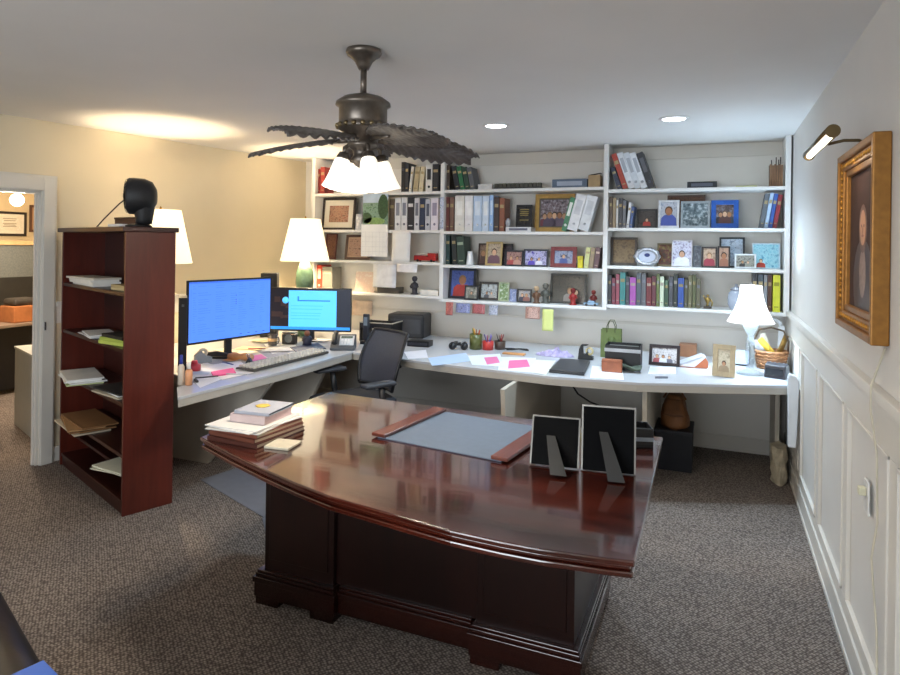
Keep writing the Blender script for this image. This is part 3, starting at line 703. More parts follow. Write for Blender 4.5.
# ------------------------------------------------------------------ things on the executive desk
DZ = DT + e
A, B, C, D_ = PZ(372, 437, DT), PZ(428, 408.5, DT), PZ(535, 430, DT), PZ(508, 464, DT)
d = Vector((D_.x - A.x, D_.y - A.y)); Wp = d.length; rz = math.atan2(d.y, d.x); Dp = ((B - A).length + (C - D_).length) / 2
t = thing('desk_pad', 'slate blue desk blotter with two wooden end rails on the executive desk', 'desk pad', (A.x, A.y, DZ), rz)
MB().box(.03, Wp - .03, .0, Dp, 0, .006).build('blotter', pm('5d6a7c', .45, var=.05, scale=30), t, bevel=.002)
for x in (0, Wp - .075): MB().box(x, x + .075, -.006, Dp + .006, .0065, .022).build('end_rail', wood('4a2018', '7a3c2a', .3, .3, 'Y', 6, 'rail_wood'), t, bevel=.004)
# two frames seen from behind
def easel_frame(label, uvL, uvR, vtl, vtr, lean):
    A = PZ(*uvL, DT); B = PZ(*uvR, DT); d = Vector((B.x - A.x, B.y - A.y)); W = d.length; rz = math.atan2(d.y, d.x)
    hh = (VZ(uvL[0] + 8, vtl, A) + VZ(uvR[0], vtr, B)) / 2 - DT
    hh /= math.cos(R(lean))
    t = thing('framed_photo', label, 'picture frame', (A.x, A.y, DZ + .019*math.sin(R(lean))), rz, group=None)
    Mt = Matrix.Rotation(R(-lean), 4, 'X')       # leans away from the camera side stand
    MB().box(0, W, 0, .006, 0.002, hh, 0, Mt).build('backing', pm('060709', .8, var=.15, scale=40, spec=.12), t)
    w = MB()
    for b_ in ((-.006, W + .006, -.004), (-.006, W + .006, hh - .006)): w.box(b_[0], b_[1], .0062, .016, b_[2] + .006, b_[2] + .012, 0, Mt)
    for x in (-.006, W): w.box(x, x + .006, .0002, .016, .0025, hh + .006, 0, Mt)
    w.box(0, W, .0002, .016, hh, hh + .006, 0, Mt)
    w.build('frame_edge', M_CHROME if False else pm('8f8d88', .35, metal=.6, var=.05), t)
    MB().box(.004, W - .004, .0165, .018, .012, hh - .008, 0, Mt).build('picture', photo_mat('6a7f9a', 'c9b79a', '40352f', 14, 3), t)
    # stand: from upper middle sloping back (towards camera) to the desk
    p0 = Mt @ Vector((W*.40, -.002, hh*.62)); p1 = Vector((W*.66, -.10, .002))
    n = Vector((.028, 0, 0)); f_ = Vector((0, .006, .002))
    vs = [p0 - n*.6, p0 + n*.6, p1 + n*1.1, p1 - n*1.1]; vs = [q + f_*0 for q in vs] + [q + Vector((0, -.004, .001)) for q in vs]
    MB().add(vs, [(0,1,2,3), (4,5,6,7), (0,1,5,4), (1,2,6,5), (2,3,7,6), (3,0,4,7)]).build('easel_stand', pm('26282a', .6, var=.1), t)
    return t
easel_frame('left of two black-backed picture frames facing away on the desk', (531, 466), (577, 471), 428, 421, 22)
easel_frame('right of two black-backed picture frames facing away on the desk', (582.5, 471), (634, 476), 413, 409, 8)
# stack of books and papers
def book(name, label, cat, loc, rz, w_, d_, h_, cov, pages='e8e4da', group=None, spine_side=0):
    o = MB().box(-w_/2, w_/2, -d_/2, d_/2, 0, .003).box(-w_/2, w_/2, -d_/2, d_/2, h_ - .003, h_).box(-w_/2, -w_/2 + .003, -d_/2, d_/2, .003, h_ - .003).build(name, pm(cov, .4, var=.06), None, bevel=.001)
    MB().box(-w_/2 + .0035, w_/2 - .004, -d_/2 + .004, d_/2 - .004, .0032, h_ - .0032).build('page_block', pm(pages, .7, var=.06, scale=80), o)
    place(o, loc, rz); return tag(o, label, cat, group)
sA, sB, sC = PZ(206, 438, DT), PZ(245, 452, DT), PZ(297, 432, DT)
vx = Vector((sB.x - sA.x, sB.y - sA.y)); vy = Vector((sC.x - sB.x, sC.y - sB.y))
rz = math.atan2(vy.y, vy.x); ctr = (Vector(sA.xy) + Vector(sC.xy)) / 2 + Vector((.02, .01)); Lb, Wb = vy.length, vx.length
z = DZ
for i, (lab, cov, h_, s1, s2) in enumerate((('reddish brown leather book at the bottom of the pile on the desk', '4b241b', .019, .98, .96), ('brown hardback second from bottom of the pile on the desk', '6a3a2b', .018, .95, .94), ('russet hardback third from bottom of the pile on the desk', '7a4534', .017, .93, .92))):
    book('book', lab, 'book', (ctr.x, ctr.y, z), rz + (.02, -.03, .01)[i], Lb*s1, Wb*s2, h_, cov, 'c9b79c'); z += h_ + .001
pile('paper_stack', 'sheaf of white papers spread on top of the brown books', 'paper stack', (ctr.x - .02, ctr.y, z), rz + .05, Lb*1.0, Wb*.92, [('c4c2be', 0), ('d4d2ce', 1), ('dad8d4', 1)], .0045, jit=.012); z += .014
book('book', 'thick paperback with pale pink edge lying on the white papers', 'book', (ctr.x + .0, ctr.y + .03, z), rz + .12, Lb*.66, Wb*.62, .036, 'c9b4b2', 'd8bcba'); z += .037
book('book', 'grey-blue notebook with dark page edges topping the desk pile', 'book', (ctr.x + .01, ctr.y + .035, z), rz + .18, Lb*.64, Wb*.6, .014, 'aaaeba', '4a5664'); z += .0145
t = MB().lathe([(0, 0), (.034, 0), (.035, .002), (.028, .004), (0, .004)], 6).build('sticky_note', pm('d8b64c', .6)); place(t, (ctr.x + .0, ctr.y + .035, z), .4); tag(t, 'small yellow paper tag on the notebook topping the desk pile', 'note')
q = PZ(283, 446, DT)
sheet('coaster', 'square cream stone coaster beside the pile on the desk', 'coaster', (q.x, q.y, DZ), rz + .2, .115, .115, .012, pm('c6bca6', .6, var=.08, scale=40), bevel=.003)
# black letter tray at the rear right corner of the desk
qa, qb = PZ(627.5, 448, DT), PZ(653.5, 449, DT)
c_ = (qa + qb)/2; hw = (qb - qa).length/2; zq = VZ(640, 426, (c_.x, c_.y + .05)) - DT
t = thing('letter_tray', 'black letter tray with silver band at the rear right corner of the executive desk', 'letter tray', (c_.x, c_.y, DZ), math.atan2(qb.y - qa.y, qb.x - qa.x))
w = MB(); w.box(-hw, hw, 0, .12, 0, .008); w.box(-hw, hw, 0, .006, .008, zq); w.box(-hw, hw, .114, .12, .008, zq); w.box(-hw, -hw + .006, .006, .114, .008, zq); w.box(hw - .006, hw, .006, .114, .008, zq)
w.build('body', M_BLACK, t, bevel=.002)
MB().box(-hw - .001, hw + .001, -.003, -.0005, zq*.36, zq*.56).build('band', pm('8a94a0', .3, metal=.5), t)
MB().box(-hw + .008, hw - .008, .01, .112, .0085, zq*.7).build('papers', pm('2a2e36', .5, var=.1), t)
# brown leather bag under the worktop
p = PY(667, 412, 5.05)
t = thing('bag', 'brown leather bag bulging beneath the worktop right of the support panel', 'bag', (p.x, 5.15, 0))
zt_, zb_ = VZ(667, 395, (p.x, 5.1)), VZ(667, 440, (p.x, 5.1))
w = MB(); rings = []
t.location.x += .05
hh = min(zt_, WT - .10)
for j in range(9):
    q_ = j / 8; z = .30 + (hh - .30) * q_; a = .105 * (1.0 - .5 * q_ ** 2); b_ = .13 * (1 - .5 * q_)
    rings.append([((a + .006*math.sin(5*th + j))*math.cos(th), (b_ + .012*math.cos(4*th + j*1.3))*math.sin(th), z) for th in [2*PI*i/24 for i in range(24)]])
w.ring(rings); w.build('body', pm('8a5a34', .5, var=.35, scale=10, bump=.3), t)
w = MB(); w.grid(lambda a_, b2: ((a_ - .5)*.16*(1 - .3*b2), -.135 + .06*b2 - .01*math.sin(PI*a_), .40 + (hh - .42)*b2), 8, 8); w.build('flap', pm('7a4e2c', .5, var=.3, scale=12), t, solid=.012)
MB().tube([(-.08, -.06, hh - .02), (-.05, -.06, hh + .03), (.05, -.06, hh + .03), (.08, -.06, hh - .02)], .008, 8).build('handle', pm('6a4122', .5), t)
t2 = thing('storage_box', 'dark navy box on the floor carrying the brown leather bag', 'box', (p.x + .05, 5.15, 0))
MB().box(-.13, .13, -.17, .17, 0.002, .27).build('body', pm('1a1d26', .5, var=.15), t2, bevel=.004); MB().box(-.135, .135, -.175, .175, .2705, .298).build('lid', pm('20242f', .5, var=.1), t2, bevel=.004)
# ------------------------------------------------------------------ painting and picture light on the right wall
xf = XR - .055
yN = PX(871.5, 240, xf).y; yF = PX(836, 240, xf).y
zT = VZ(871, 132, (xf, yN)) * .65 + VZ(836, 157, (xf, yF)) * .35; zB = VZ(871, 346, (xf, yN)) * .65 + VZ(836, 323, (xf, yF)) * .35
print('painting', yN, yF, zT, zB, PX(833, 131, XR - .16).z)
t = thing('painting', 'portrait painting in a wide carved gold frame on the right wall', 'painting', (XR, (yN + yF) / 2, zB))
Lp, Hp = (yF - yN) / 2, zT - zB
fwid = Hp * .13
def rail(w, a, b_, x0, x1, mi=0):
    w.box(x0, x1, -Lp + a, -Lp + b_, a, Hp - a, mi); w.box(x0, x1, Lp - b_, Lp - a, a, Hp - a, mi)
    w.box(x0, x1, -Lp + b_, Lp - b_, a, b_, mi); w.box(x0, x1, -Lp + b_, Lp - b_, Hp - b_, Hp - a, mi)
w = MB(); rail(w, 0, fwid*.30, -.055, -.001); rail(w, fwid*.30, fwid*.72, -.042, -.001); rail(w, fwid*.72, fwid, -.034, -.001); w.build('frame', M_GOLD, t, bevel=.005)
w = MB()
n_ = 26
for i in range(n_):
    z = fwid*.5 + (Hp - fwid) * i / (n_ - 1)
    for yy in (-Lp + fwid*.5, Lp - fwid*.5): w.ball((-.043, yy, z), .010, 8, sc=(.6, 1, 1))
for i in range(1, 15):
    yy = -Lp + fwid*.5 + (2*Lp - fwid) * i / 15
    for z in (fwid*.5, Hp - fwid*.5): w.ball((-.043, yy, z), .010, 8, sc=(.6, 1, 1))
w.build('carved_ornament', pm('b98536', .4, metal=.7, var=.3, scale=60), t)
rail_in = fwid
w = MB(); w.box(-.018, -.012, -Lp + rail_in*.98, Lp - rail_in*.98, rail_in*.98, Hp - rail_in*.98, 0)
def blob(w, cy, cz, ry, rz_, x, mi, n=20):
    vs = [(x, cy + ry*math.cos(2*PI*i/n), cz + rz_*math.sin(2*PI*i/n)) for i in range(n)]
    vs += [(x + .0004, q[1], q[2]) for q in vs]
    w.add(vs, [tuple(range(n)), tuple(range(n, 2*n))[::-1]] + [(i, (i+1) % n, n + (i+1) % n, n + i) for i in range(n)], mi)
cy = 0.0
blob(w, cy, Hp*.27, Lp*.50, Hp*.24, -.0186, 1)
blob(w, cy, Hp*.32, Lp*.17, Hp*.13, -.0188, 5)
blob(w, cy, Hp*.56, Lp*.21, Hp*.13, -.0190, 3)
blob(w, cy, Hp*.565, Lp*.15, Hp*.095, -.0194, 2)
for s in (-1, 1): blob(w, cy + s*Lp*.06, Hp*.575, Lp*.022, Hp*.008, -.0198, 3)
blob(w, cy, Hp*.55, Lp*.018, Hp*.022, -.0198, 4); blob(w, cy, Hp*.522, Lp*.05, Hp*.007, -.0198, 4)
w.build('canvas', [pm('43302a', .65, var=.3, scale=6, spec=.2), pm('3a2a26', .4, var=.3), pm('b98a66', .4, var=.15), pm('5e4030', .4, var=.2), pm('8a5640', .4), pm('8a7468', .4, var=.3, scale=30)], t)
xl_ = XR - .16
pA = PX(833, 131, xl_); pB = PX(809, 150, xl_)
t = thing('picture_light', 'brass picture light on a short arm above the gold-framed painting', 'picture light', (XR, (yN+yF)/2, pA.z))
o_ = Vector((XR, (yN+yF)/2, pA.z))
M_BRASSD = pm('6a5a40', .3, metal=.9, var=.15)
pBz = Vector((xl_, pB.y, pA.z)); pA_ = Vector((xl_, pA.y, pA.z))
w = MB(); 
seg = [(math.cos(a), math.sin(a)) for a in [R(-20) + R(220)*i/14 for i in range(15)]]
rT = .023
ringsA = []
for P_ in (pA_, pBz):
    ringsA.append([(P_ - o_) + Vector((rT*c_, 0, rT*s_)) for c_, s_ in seg] + [(P_ - o_) + Vector((rT*.86*c_, 0, rT*.86*s_)) for c_, s_ in seg[::-1]])
w.ring(ringsA); 
w.cyl(pA_ - o_ + Vector((0, -.004, 0)), pA_ - o_ + Vector((0, .004, 0)), rT, 20); w.cyl(pBz - o_ + Vector((0, -.004, 0)), pBz - o_ + Vector((0, .004, 0)), rT, 20)
w.build('lamp_hood', M_BRASSD, t)
MB().cyl(pA_ - o_ + Vector((0, .02, -.006)), pBz - o_ + Vector((0, -.02, -.006)), .012, 12).build('tube_bulb', emis('fff4e0', 3, 'picture_bulb'), t)
ym = (pA_.y + pBz.y) / 2 - (yN+yF)/2
MB().tube([(-.16 + .028, ym, .0), (-.08, ym, .012), (-.03, ym, .01), (-.012, ym, -.0)], .006, 8).lathe([(0, -.012), (.0125, -.012), (.0125, -.002), (0, -.001)], 20, 0, Matrix.Translation((0, ym, 0)) @ Matrix.Rotation(R(90), 4, 'Y')).build('arm', M_BRASSD, t)
lp = bpy.data.lights.new('picture_lamp', 'AREA'); lp.shape = 'RECTANGLE'; lp.size = abs(pBz.y - pA_.y); lp.size_y = .02; lp.energy = 2.5; lp.color = (1, .82, .6)
lo = bpy.data.objects.new('picture_lamp', lp); COL.objects.link(lo); lo.location = (xl_, (pA_.y + pBz.y)/2, pA_.z - .02); lo.rotation_euler = (0, R(20), 0)
pts = [(XR - .006, yN + .03, zB - .006), (XR - .045, yN + .03, zr + .03), (XR - .045, yN + .03, zr - .05), (XR - .024, yN + .04, zr - .2), (XR - .022, yN + .03, .75), (XR - .024, yN + .10, .60), (XR - .022, yN + .02, .4), (XR - .03, yN - .05, .16), (XR - .034, yN - .1, .03)]
w = MB(); w.tube([Vector(q) - o_ for q in pts], .0035, 6); w.build('cord', pm('cfc8b4', .5), t)
# outlet
p = PX(870, 497, XR - .006)
t = thing('wall_outlet', 'small white electrical outlet plate on the right wall under the chair rail', 'outlet', (XR - .013, p.y, p.z))
MB().box(-.006, -.0005, -.036, .036, -.058, .058).build('plate', M_WHITE, t, bevel=.002)
MB().box(-.03, -.0065, -.014, .014, .004, .034).build('plug', pm('d8d4b8', .4), t, bevel=.004)
# ------------------------------------------------------------------ sofa corner at lower left
t_ = thing('sofa', 'black leather sofa whose arm shows at the lower left corner', 'sofa', (0, 0, 0))
zs = .62
a = PZ(6, 572, zs); b_ = PZ(65, 668, zs)
d = Vector((b_.x - a.x, b_.y - a.y)).normalized(); n = Vector((d.y, -d.x)); n = n if n.x < 0 else -n   # towards the left of the picture
rz = math.atan2(d.y, d.x); t_.location = (b_.x, b_.y, 0); t_.rotation_euler = (0, 0, rz)
sg = 1 if (Vector((-math.sin(rz), math.cos(rz))).dot(n) > 0) else -1
M_LEATH = pm('060606', .36, var=.2, scale=30, bump=.05, spec=.4)
def yy(a_, b2): return (min(sg*a_, sg*b2), max(sg*a_, sg*b2))
y0, y1 = yy(0, .24); arm_ = MB().box(-.9, .22, y0, y1, .05, zs).build('arm', M_LEATH, t_, bevel=.11, bseg=8)
for p_ in arm_.data.polygons: p_.use_smooth = True
y0, y1 = yy(.03, .97)
for fx in (-1.08, .14):
    for fy in (y0 + .02, y1 - .07): MB().box(fx, fx + .05, fy, fy + .05, 0.001, .0505).build('foot', M_BLACK, t_)
y0, y1 = yy(.24, 1.0); MB().box(-.88, .15, y0, y1, .05, .42).build('seat', M_LEATH, t_, bevel=.05, bseg=4)
y0, y1 = yy(.0, 1.0); MB().box(-1.12, -.905, y0, y1, .05, .82).build('back', M_LEATH, t_, bevel=.05, bseg=4)
q = PZ(34, 682, zs + .012)
qd = PZ(51, 659, zs); 
o = thing('binder', 'bright blue binder with white edge lying on the sofa arm', 'binder', (b_.x + n.x*.15 + d.x*.115, b_.y + n.y*.15 + d.y*.115, zs + e), rz + .12)
MB().box(-.12, .12, -.125, .125, 0, .004).box(-.12, .12, -.125, .125, .024, .028).box(-.12, -.116, -.125, .125, .004, .024).build('cover', pm('1f62c4', .35, var=.05), o, bevel=.001)
MB().box(-.1155, .117, -.122, .122, .0045, .0235).build('page_block', M_PAPER, o)
# ------------------------------------------------------------------ things on the wall shelves
BAY = ['left bay', 'middle bay', 'right bay']; SHN = ['top shelf', 'second shelf', 'third shelf', 'bottom shelf']
def shx(u, v, y): return PY(u, v, y).x
def book_mesh(name, w_, d_, h_, mats, kind='book'):
    w = MB(); t = .003 if kind == 'book' else .004
    w.box(0, w_, 0, t, 0, h_, 0); w.box(0, t, t, d_, 0, h_, 0); w.box(w_ - t, w_, t, d_, 0, h_, 0)
    w.box(t + .0003, w_ - t - .0003, t + .0003, d_ - .006, .004, h_ - .005, 1)
    if kind == 'book' and w_ > .014:
        w.box(w_*.12, w_*.88, -.0008, .0, h_*.70, h_*.80, 2); w.box(w_*.2, w_*.8, -.0008, 0, h_*.12, h_*.15, 2)
    if kind == 'binder':
        w.box(w_*.2, w_*.8, -.0008, 0, h_*.45, h_*.85, 2); w.lathe([(0, 0), (min(.012, w_*.3), 0), (min(.012, w_*.3), .001), (0, .001)], 12, 2, Matrix.Translation((w_/2, -.0002, h_*.18)) @ Matrix.Rotation(R(90), 4, 'X'))
    return w.build(name, mats)
def row(b, k, items, group, y=None, dep=.17):
    """items: (u0, u1, v_top, colour name, hex, kind, lean degrees, accent hex, extra)"""
    z = SHZ[b][k] + e; y = y or YFR + .045
    n = 0
    for it in items:
        u0, u1, vt, cn, hx, kind = it[:6]; lean = it[6] if len(it) > 6 else 0; acc = it[7] if len(it) > 7 and it[7] else 'a8966c'
        vs = SHV[b][k]
        x0, x1 = max(shx(u0, vs, y), UPX[b] + .0205), min(shx(u1, vs, y), UPX[b+1] - .0205); wd = max(.006, x1 - x0 - .0015)
        hgt = VZ((u0 + u1)/2, vt, ((x0 + x1)/2, y)) - z
        if lean: hgt = hgt / math.cos(R(lean)) * .97
        hgt = min(hgt, (SHZ[b][k-1] - STH - z - .01) / (math.cos(R(lean)) if lean else 1) if k else 9)
        o = book_mesh(kind, wd, dep, hgt, [pm(hx, .4, var=.1), pm('e6e1d4', .7, var=.06), pm(acc, .5)], kind)
        if lean > 0:      # top to the right: pivot on the bottom right corner
            o.data.transform(Matrix.Translation((-wd, 0, 0))); place(o, (x1 - .0008, y, z), 0, 0, R(lean))
        else: place(o, (x0 + .0008, y, z), 0, 0, R(lean))
        lab = it[8] if len(it) > 8 and it[8] else '%s %s, %s from left on the %s of the %s' % (cn, {'book': 'book', 'binder': 'ring binder'}[kind], ORD[n], SHN[k], BAY[b])
        tag(o, lab, kind, group); n += 1
# --- left bay
row(0, 0, [(316.6, 319.6, 169, 'dark red', '7a2320', 'book'), (320.2, 324.5, 167, 'red', '9c3a34', 'book')], 'red books at the left end of the top shelf')
row(0, 0, [(401, 404.5, 162, 'black', '1b1c22', 'book', 0, '3a3c48', 'black book at the left of the books half hidden by the fan blade'), (404.8, 408.3, 163, 'charcoal', '2a2d38', 'book', 0, None, 'charcoal book beside the black one right of the fan lights'),
 (408.6, 411.2, 166, 'white', 'dcd8cc', 'book', 6, None, 'narrow white book leaning right of the charcoal book by the fan lights'), (412.8, 417.6, 166, 'tan', 'b5a684', 'book', 6, '8a7a56', 'tan book leaning on the top shelf under the fan blade'), (418.2, 422.4, 166, 'cream', 'cfc5a6', 'book', 6, None, 'cream book on the left bay top shelf under the fan blade'),
 (425.5, 432, 165, 'white', 'dddbd6', 'binder', 0, '24252a', 'white binder with dark label between cream and black spines under the fan blade'), (432.3, 438.3, 164, 'black', '22232a', 'book', 0, None, 'black book against the upright at the right end of the left bay top shelf')], 'books under the fan blade')
row(0, 1, [(389, 394, 199, 'brown', '6b5a48', 'book'), (394.5, 400.5, 198, 'white', 'e4e4e4', 'binder', 0, '8a8c96'), (401, 406.8, 198, 'white', 'e0e0e2', 'binder', 0, '7a7c88', 'second white binder right of the wall calendar'), (407.2, 413.5, 197, 'black and white', '26262c', 'book', 0, 'd8d8d8'),
 (414, 419, 198, 'pale grey', 'cfcfd4', 'binder', 0, '6a6c78'), (419.4, 424.5, 198, 'navy', '23304c', 'book'), (425, 430, 199, 'grey', 'b8bcc6', 'binder', 0, '4a5060'), (430.5, 438, 198, 'lilac white', 'dcd8e4', 'binder', 0, '8a86a0')], 'binders and books on the left bay second shelf')
row(0, 3, [(314.5, 321.5, 265, 'red', 'b8402c', 'binder', 0, 'e8c8b8', 'red binder beside the green ceramic lamp'), (322, 332, 267, 'grey', '7c7b74', 'book', 0, 'a09c90', 'thick grey book right of the red binder by the lamp')], 'books beside the green lamp')
# --- middle bay
row(1, 0, [(444.8, 449.5, 165, 'brown', '4a3a2e', 'book'), (455.5, 460, 166, 'black', '20222a', 'book', -12), (460.5, 465, 166, 'green', '1f6b42', 'book', -12), (465.5, 470, 167, 'dark green', '1d3f30', 'book', -12), (470.5, 475, 167, 'grey', '55585e', 'book', -12)], 'books leaning at the left end of the middle bay top shelf')
row(1, 1, [(445.5, 449, 197, 'dark red', '6a2f2a', 'book'), (449.4, 453.5, 197, 'brown', '7a5848', 'book'), (454.5, 464, 196, 'cream white', 'e6e3da', 'binder', 0, 'f4f2ec', 'cream white binder leading the white binders of the middle bay'), (464.4, 472.5, 196, 'white', 'e8e8ea', 'binder', 0, 'f2f2f4'), (473, 481.5, 196, 'pale blue', 'bcd2ec', 'binder', 0, 'd8e4f4'), (482, 488.5, 196, 'ice blue', 'cfdff2', 'binder', 0, 'e6eef8'), (489, 493, 195, 'sky blue', '9cc0ec', 'binder', 0, 'c8dcf4'), (493.6, 498.6, 197, 'dark brown', '3b2c2a', 'book'), (499, 504, 198, 'rust brown', '8a4f34', 'book')], 'binders on the middle bay second shelf')
row(1, 1, [(561, 566, 197, 'green', '2f7a50', 'binder', 15, 'e8efe8', 'green and white binder leaning in front of the gold-framed photo'), (566.6, 576.8, 195, 'white', 'e9ebee', 'binder', 15, 'd0d4da', 'big white binder leaning right of the green one in the middle bay'), (577.4, 588, 196, 'white', 'e2e6ea', 'binder', 15, 'd0d4da', 'outermost white binder leaning towards the upright in the middle bay')], 'leaning binders on the middle bay second shelf', y=YFR + .005, dep=.13)
row(1, 2, [(445.5, 449.5, 234, 'dark teal', '1e3a3a', 'book', 0, None), (452.5, 457, 234, 'black', '1f2422', 'book', -4), (457.5, 465, 236, 'dark green', '2c4034', 'book', -4, 'a8b49a')], 'dark books at the left end of the middle bay third shelf')
row(1, 2, [(583.5, 588, 247, 'lime cream', 'cfd08e', 'book', 7, None, 'lime cream book leaning right of the red frame'), (588.4, 592.8, 247, 'tan', '9a8468', 'book', 7, None, 'tan book leaning second from the upright right of the red frame'), (593.2, 598, 247, 'plum', '5b3a40', 'book', 7, 'c8b0a0', 'plum book leaning nearest the upright right of the red frame')], 'books leaning at the right end of the middle bay third shelf')
# --- right bay
row(2, 0, [(617.5, 622, 167, 'navy', '26304a', 'book', -19, None, 'navy book leaning at the far left of the right bay top shelf'), (623, 628.2, 153, 'red', 'a83a2a', 'book', -19, None, 'red book leaning left on the right bay top shelf'), (628.8, 634.8, 152, 'white', 'e0e4ea', 'binder', -19, 'aab0ba', 'first white binder leaning next to the red book'), (635.2, 641.2, 152, 'white', 'd6dce4', 'binder', -19, 'aab0ba', 'middle one of the three white binders leaning beside the red book'), (641.6, 647.6, 152, 'white', 'e6eaf0', 'binder', -19, 'aab0ba', 'third white binder leaning beside the black one'), (648.2, 655, 152, 'black', '23252c', 'binder', -19, '5a5c64', 'black binder leaning at the right of the white ones')], 'books and binders leaning on the right bay top shelf')
row(2, 1, [(608.8, 612, 197, 'brown', '5a4636', 'book'), (612.4, 615.6, 198, 'tan', 'a08a6a', 'book'), (616, 618, 200, 'white', 'dedcd8', 'book'), (618.4, 622, 198, 'charcoal', '34343c', 'book'), (622.4, 625.6, 200, 'grey', '6a6a70', 'book'), (626, 628.6, 202, 'white', 'e4e6ea', 'book', 6), (629, 632, 206, 'blue', '3a5488', 'book', 6)], 'books at the left end of the right bay second shelf')
row(2, 1, [(759, 763.4, 193, 'grey', '5e666e', 'book', 9), (763.8, 767.6, 192, 'pale blue', 'a8c0dc', 'book', 9), (768, 772, 193, 'royal blue', '2f56a0', 'book', 9), (772.4, 776.6, 194, 'dark red', '8a2c38', 'book', 9)], 'books leaning at the right end of the right bay second shelf')
cl3 = [('black', '22242c'), ('maroon', '6e2436'), ('rose red', '8c3c4c'), ('teal', '2f7a78'), ('charcoal', '30343a'), ('magenta', '9c4a9c'), ('slate', '4a525c'), ('grey', '5c5e62'), ('dark red', '6a2028'), ('burgundy', '5a2230'), ('olive', '5e6a3a'), ('mint white', 'c6d0b8'), ('forest green', '2e4a36'), ('graphite', '44464c'), ('black-green', '28302c'), ('royal blue', '2c4c94'), ('dark olive', '4c4a34'), ('khaki', '6a664a'), ('moss', '565a3c'), ('drab', '605c46')]
us = [607, 611.5, 615.5, 619.5, 625.5, 629.5, 636, 641, 646, 651.5, 656, 659.5, 664, 668.5, 673, 677.5, 684, 688, 692, 696, 700.5]
row(2, 3, [(us[i], us[i+1] - .4, 275 + 3*math.sin(i*1.7) + (2 if i > 9 else 0), cl3[i][0], cl3[i][1], 'book', 0, ['8a7a52', '6e6e78', '9a9284'][i % 3]) for i in range(20)], 'row of books on the right bay bottom shelf')
row(2, 3, [(752, 757, 273, 'black', '23262e', 'book', 0, None, 'black book at the left of the group behind the lamp shade'), (757.5, 763, 274, 'slate', '3c4650', 'book', 0, None, 'slate book second left in the group behind the lamp shade'), (763.5, 767, 275, 'grey', '8a8c90', 'book', 0, None, 'grey book left of the brown one behind the lamp shade'), (767.5, 771.5, 275, 'brown', '5a3a2e', 'book', 0, None, 'brown book left of the yellow book'), (772.5, 780, 275, 'yellow', 'd2d238', 'book', 0, '8a8a20', 'bright yellow book on the right bay bottom shelf')], 'books behind the crystal lamp')
# --- frames
SKINS = ['c99a78', 'b5835f', 'd8ae8c', 'a8714e']
def picture(parent, x0, x1, z0, z1, y, bg, figs, seed, hs=26):
    w = MB(); w.box(x0, x1, y, y + .001, z0, z1, 0); W = x1 - x0; Hh = z1 - z0; mats = [photo_mat(*bg, hs, seed)]
    for i, (cx, sz, cl) in enumerate(figs):
        c = x0 + W*cx; s = Hh*sz; b0 = len(mats)
        mats += [pm(cl, .4, var=.15), pm(SKINS[(i + seed) % 4], .4, var=.08), pm(['2a1d16', '5a4028', '8a6a44'][(i + seed) % 3], .5)]
        sw = min(s*.42, W*.48)
        body = [(c - sw, z0), (c + sw, z0), (c + sw*.92, z0 + s*.36), (c + sw*.55, z0 + s*.5), (c - sw*.55, z0 + s*.5), (c - sw*.92, z0 + s*.36)]
        body = [(min(x1, max(x0, p[0])), p[1]) for p in body]
        lay = y - .0004*(1 + i % 2)
        w.add([(p[0], lay, p[1]) for p in body] + [(p[0], y, p[1]) for p in body], [tuple(range(6)), tuple(range(6, 12))[::-1]] + [(q, (q+1) % 6, 6 + (q+1) % 6, 6 + q) for q in range(6)], b0)
        n = 14
        for mi, (rx, rz_, dz) in ((b0 + 2, (.17, .21, .70)), (b0 + 1, (.135, .18, .655))):
            yy_ = lay - (.0003 if mi == b0 + 2 else .0006)
            vs = [(min(x1, max(x0, c + s*rx*math.cos(2*PI*j/n))), yy_, z0 + s*dz + s*rz_*math.sin(2*PI*j/n)) for j in range(n)]
            w.add(vs + [(p[0], y, p[2]) for p in vs], [tuple(range(n)), tuple(range(n, 2*n))[::-1]] + [(j, (j+1) % n, n + (j+1) % n, n + j) for j in range(n)], mi)
    return w.build('picture', mats, parent)
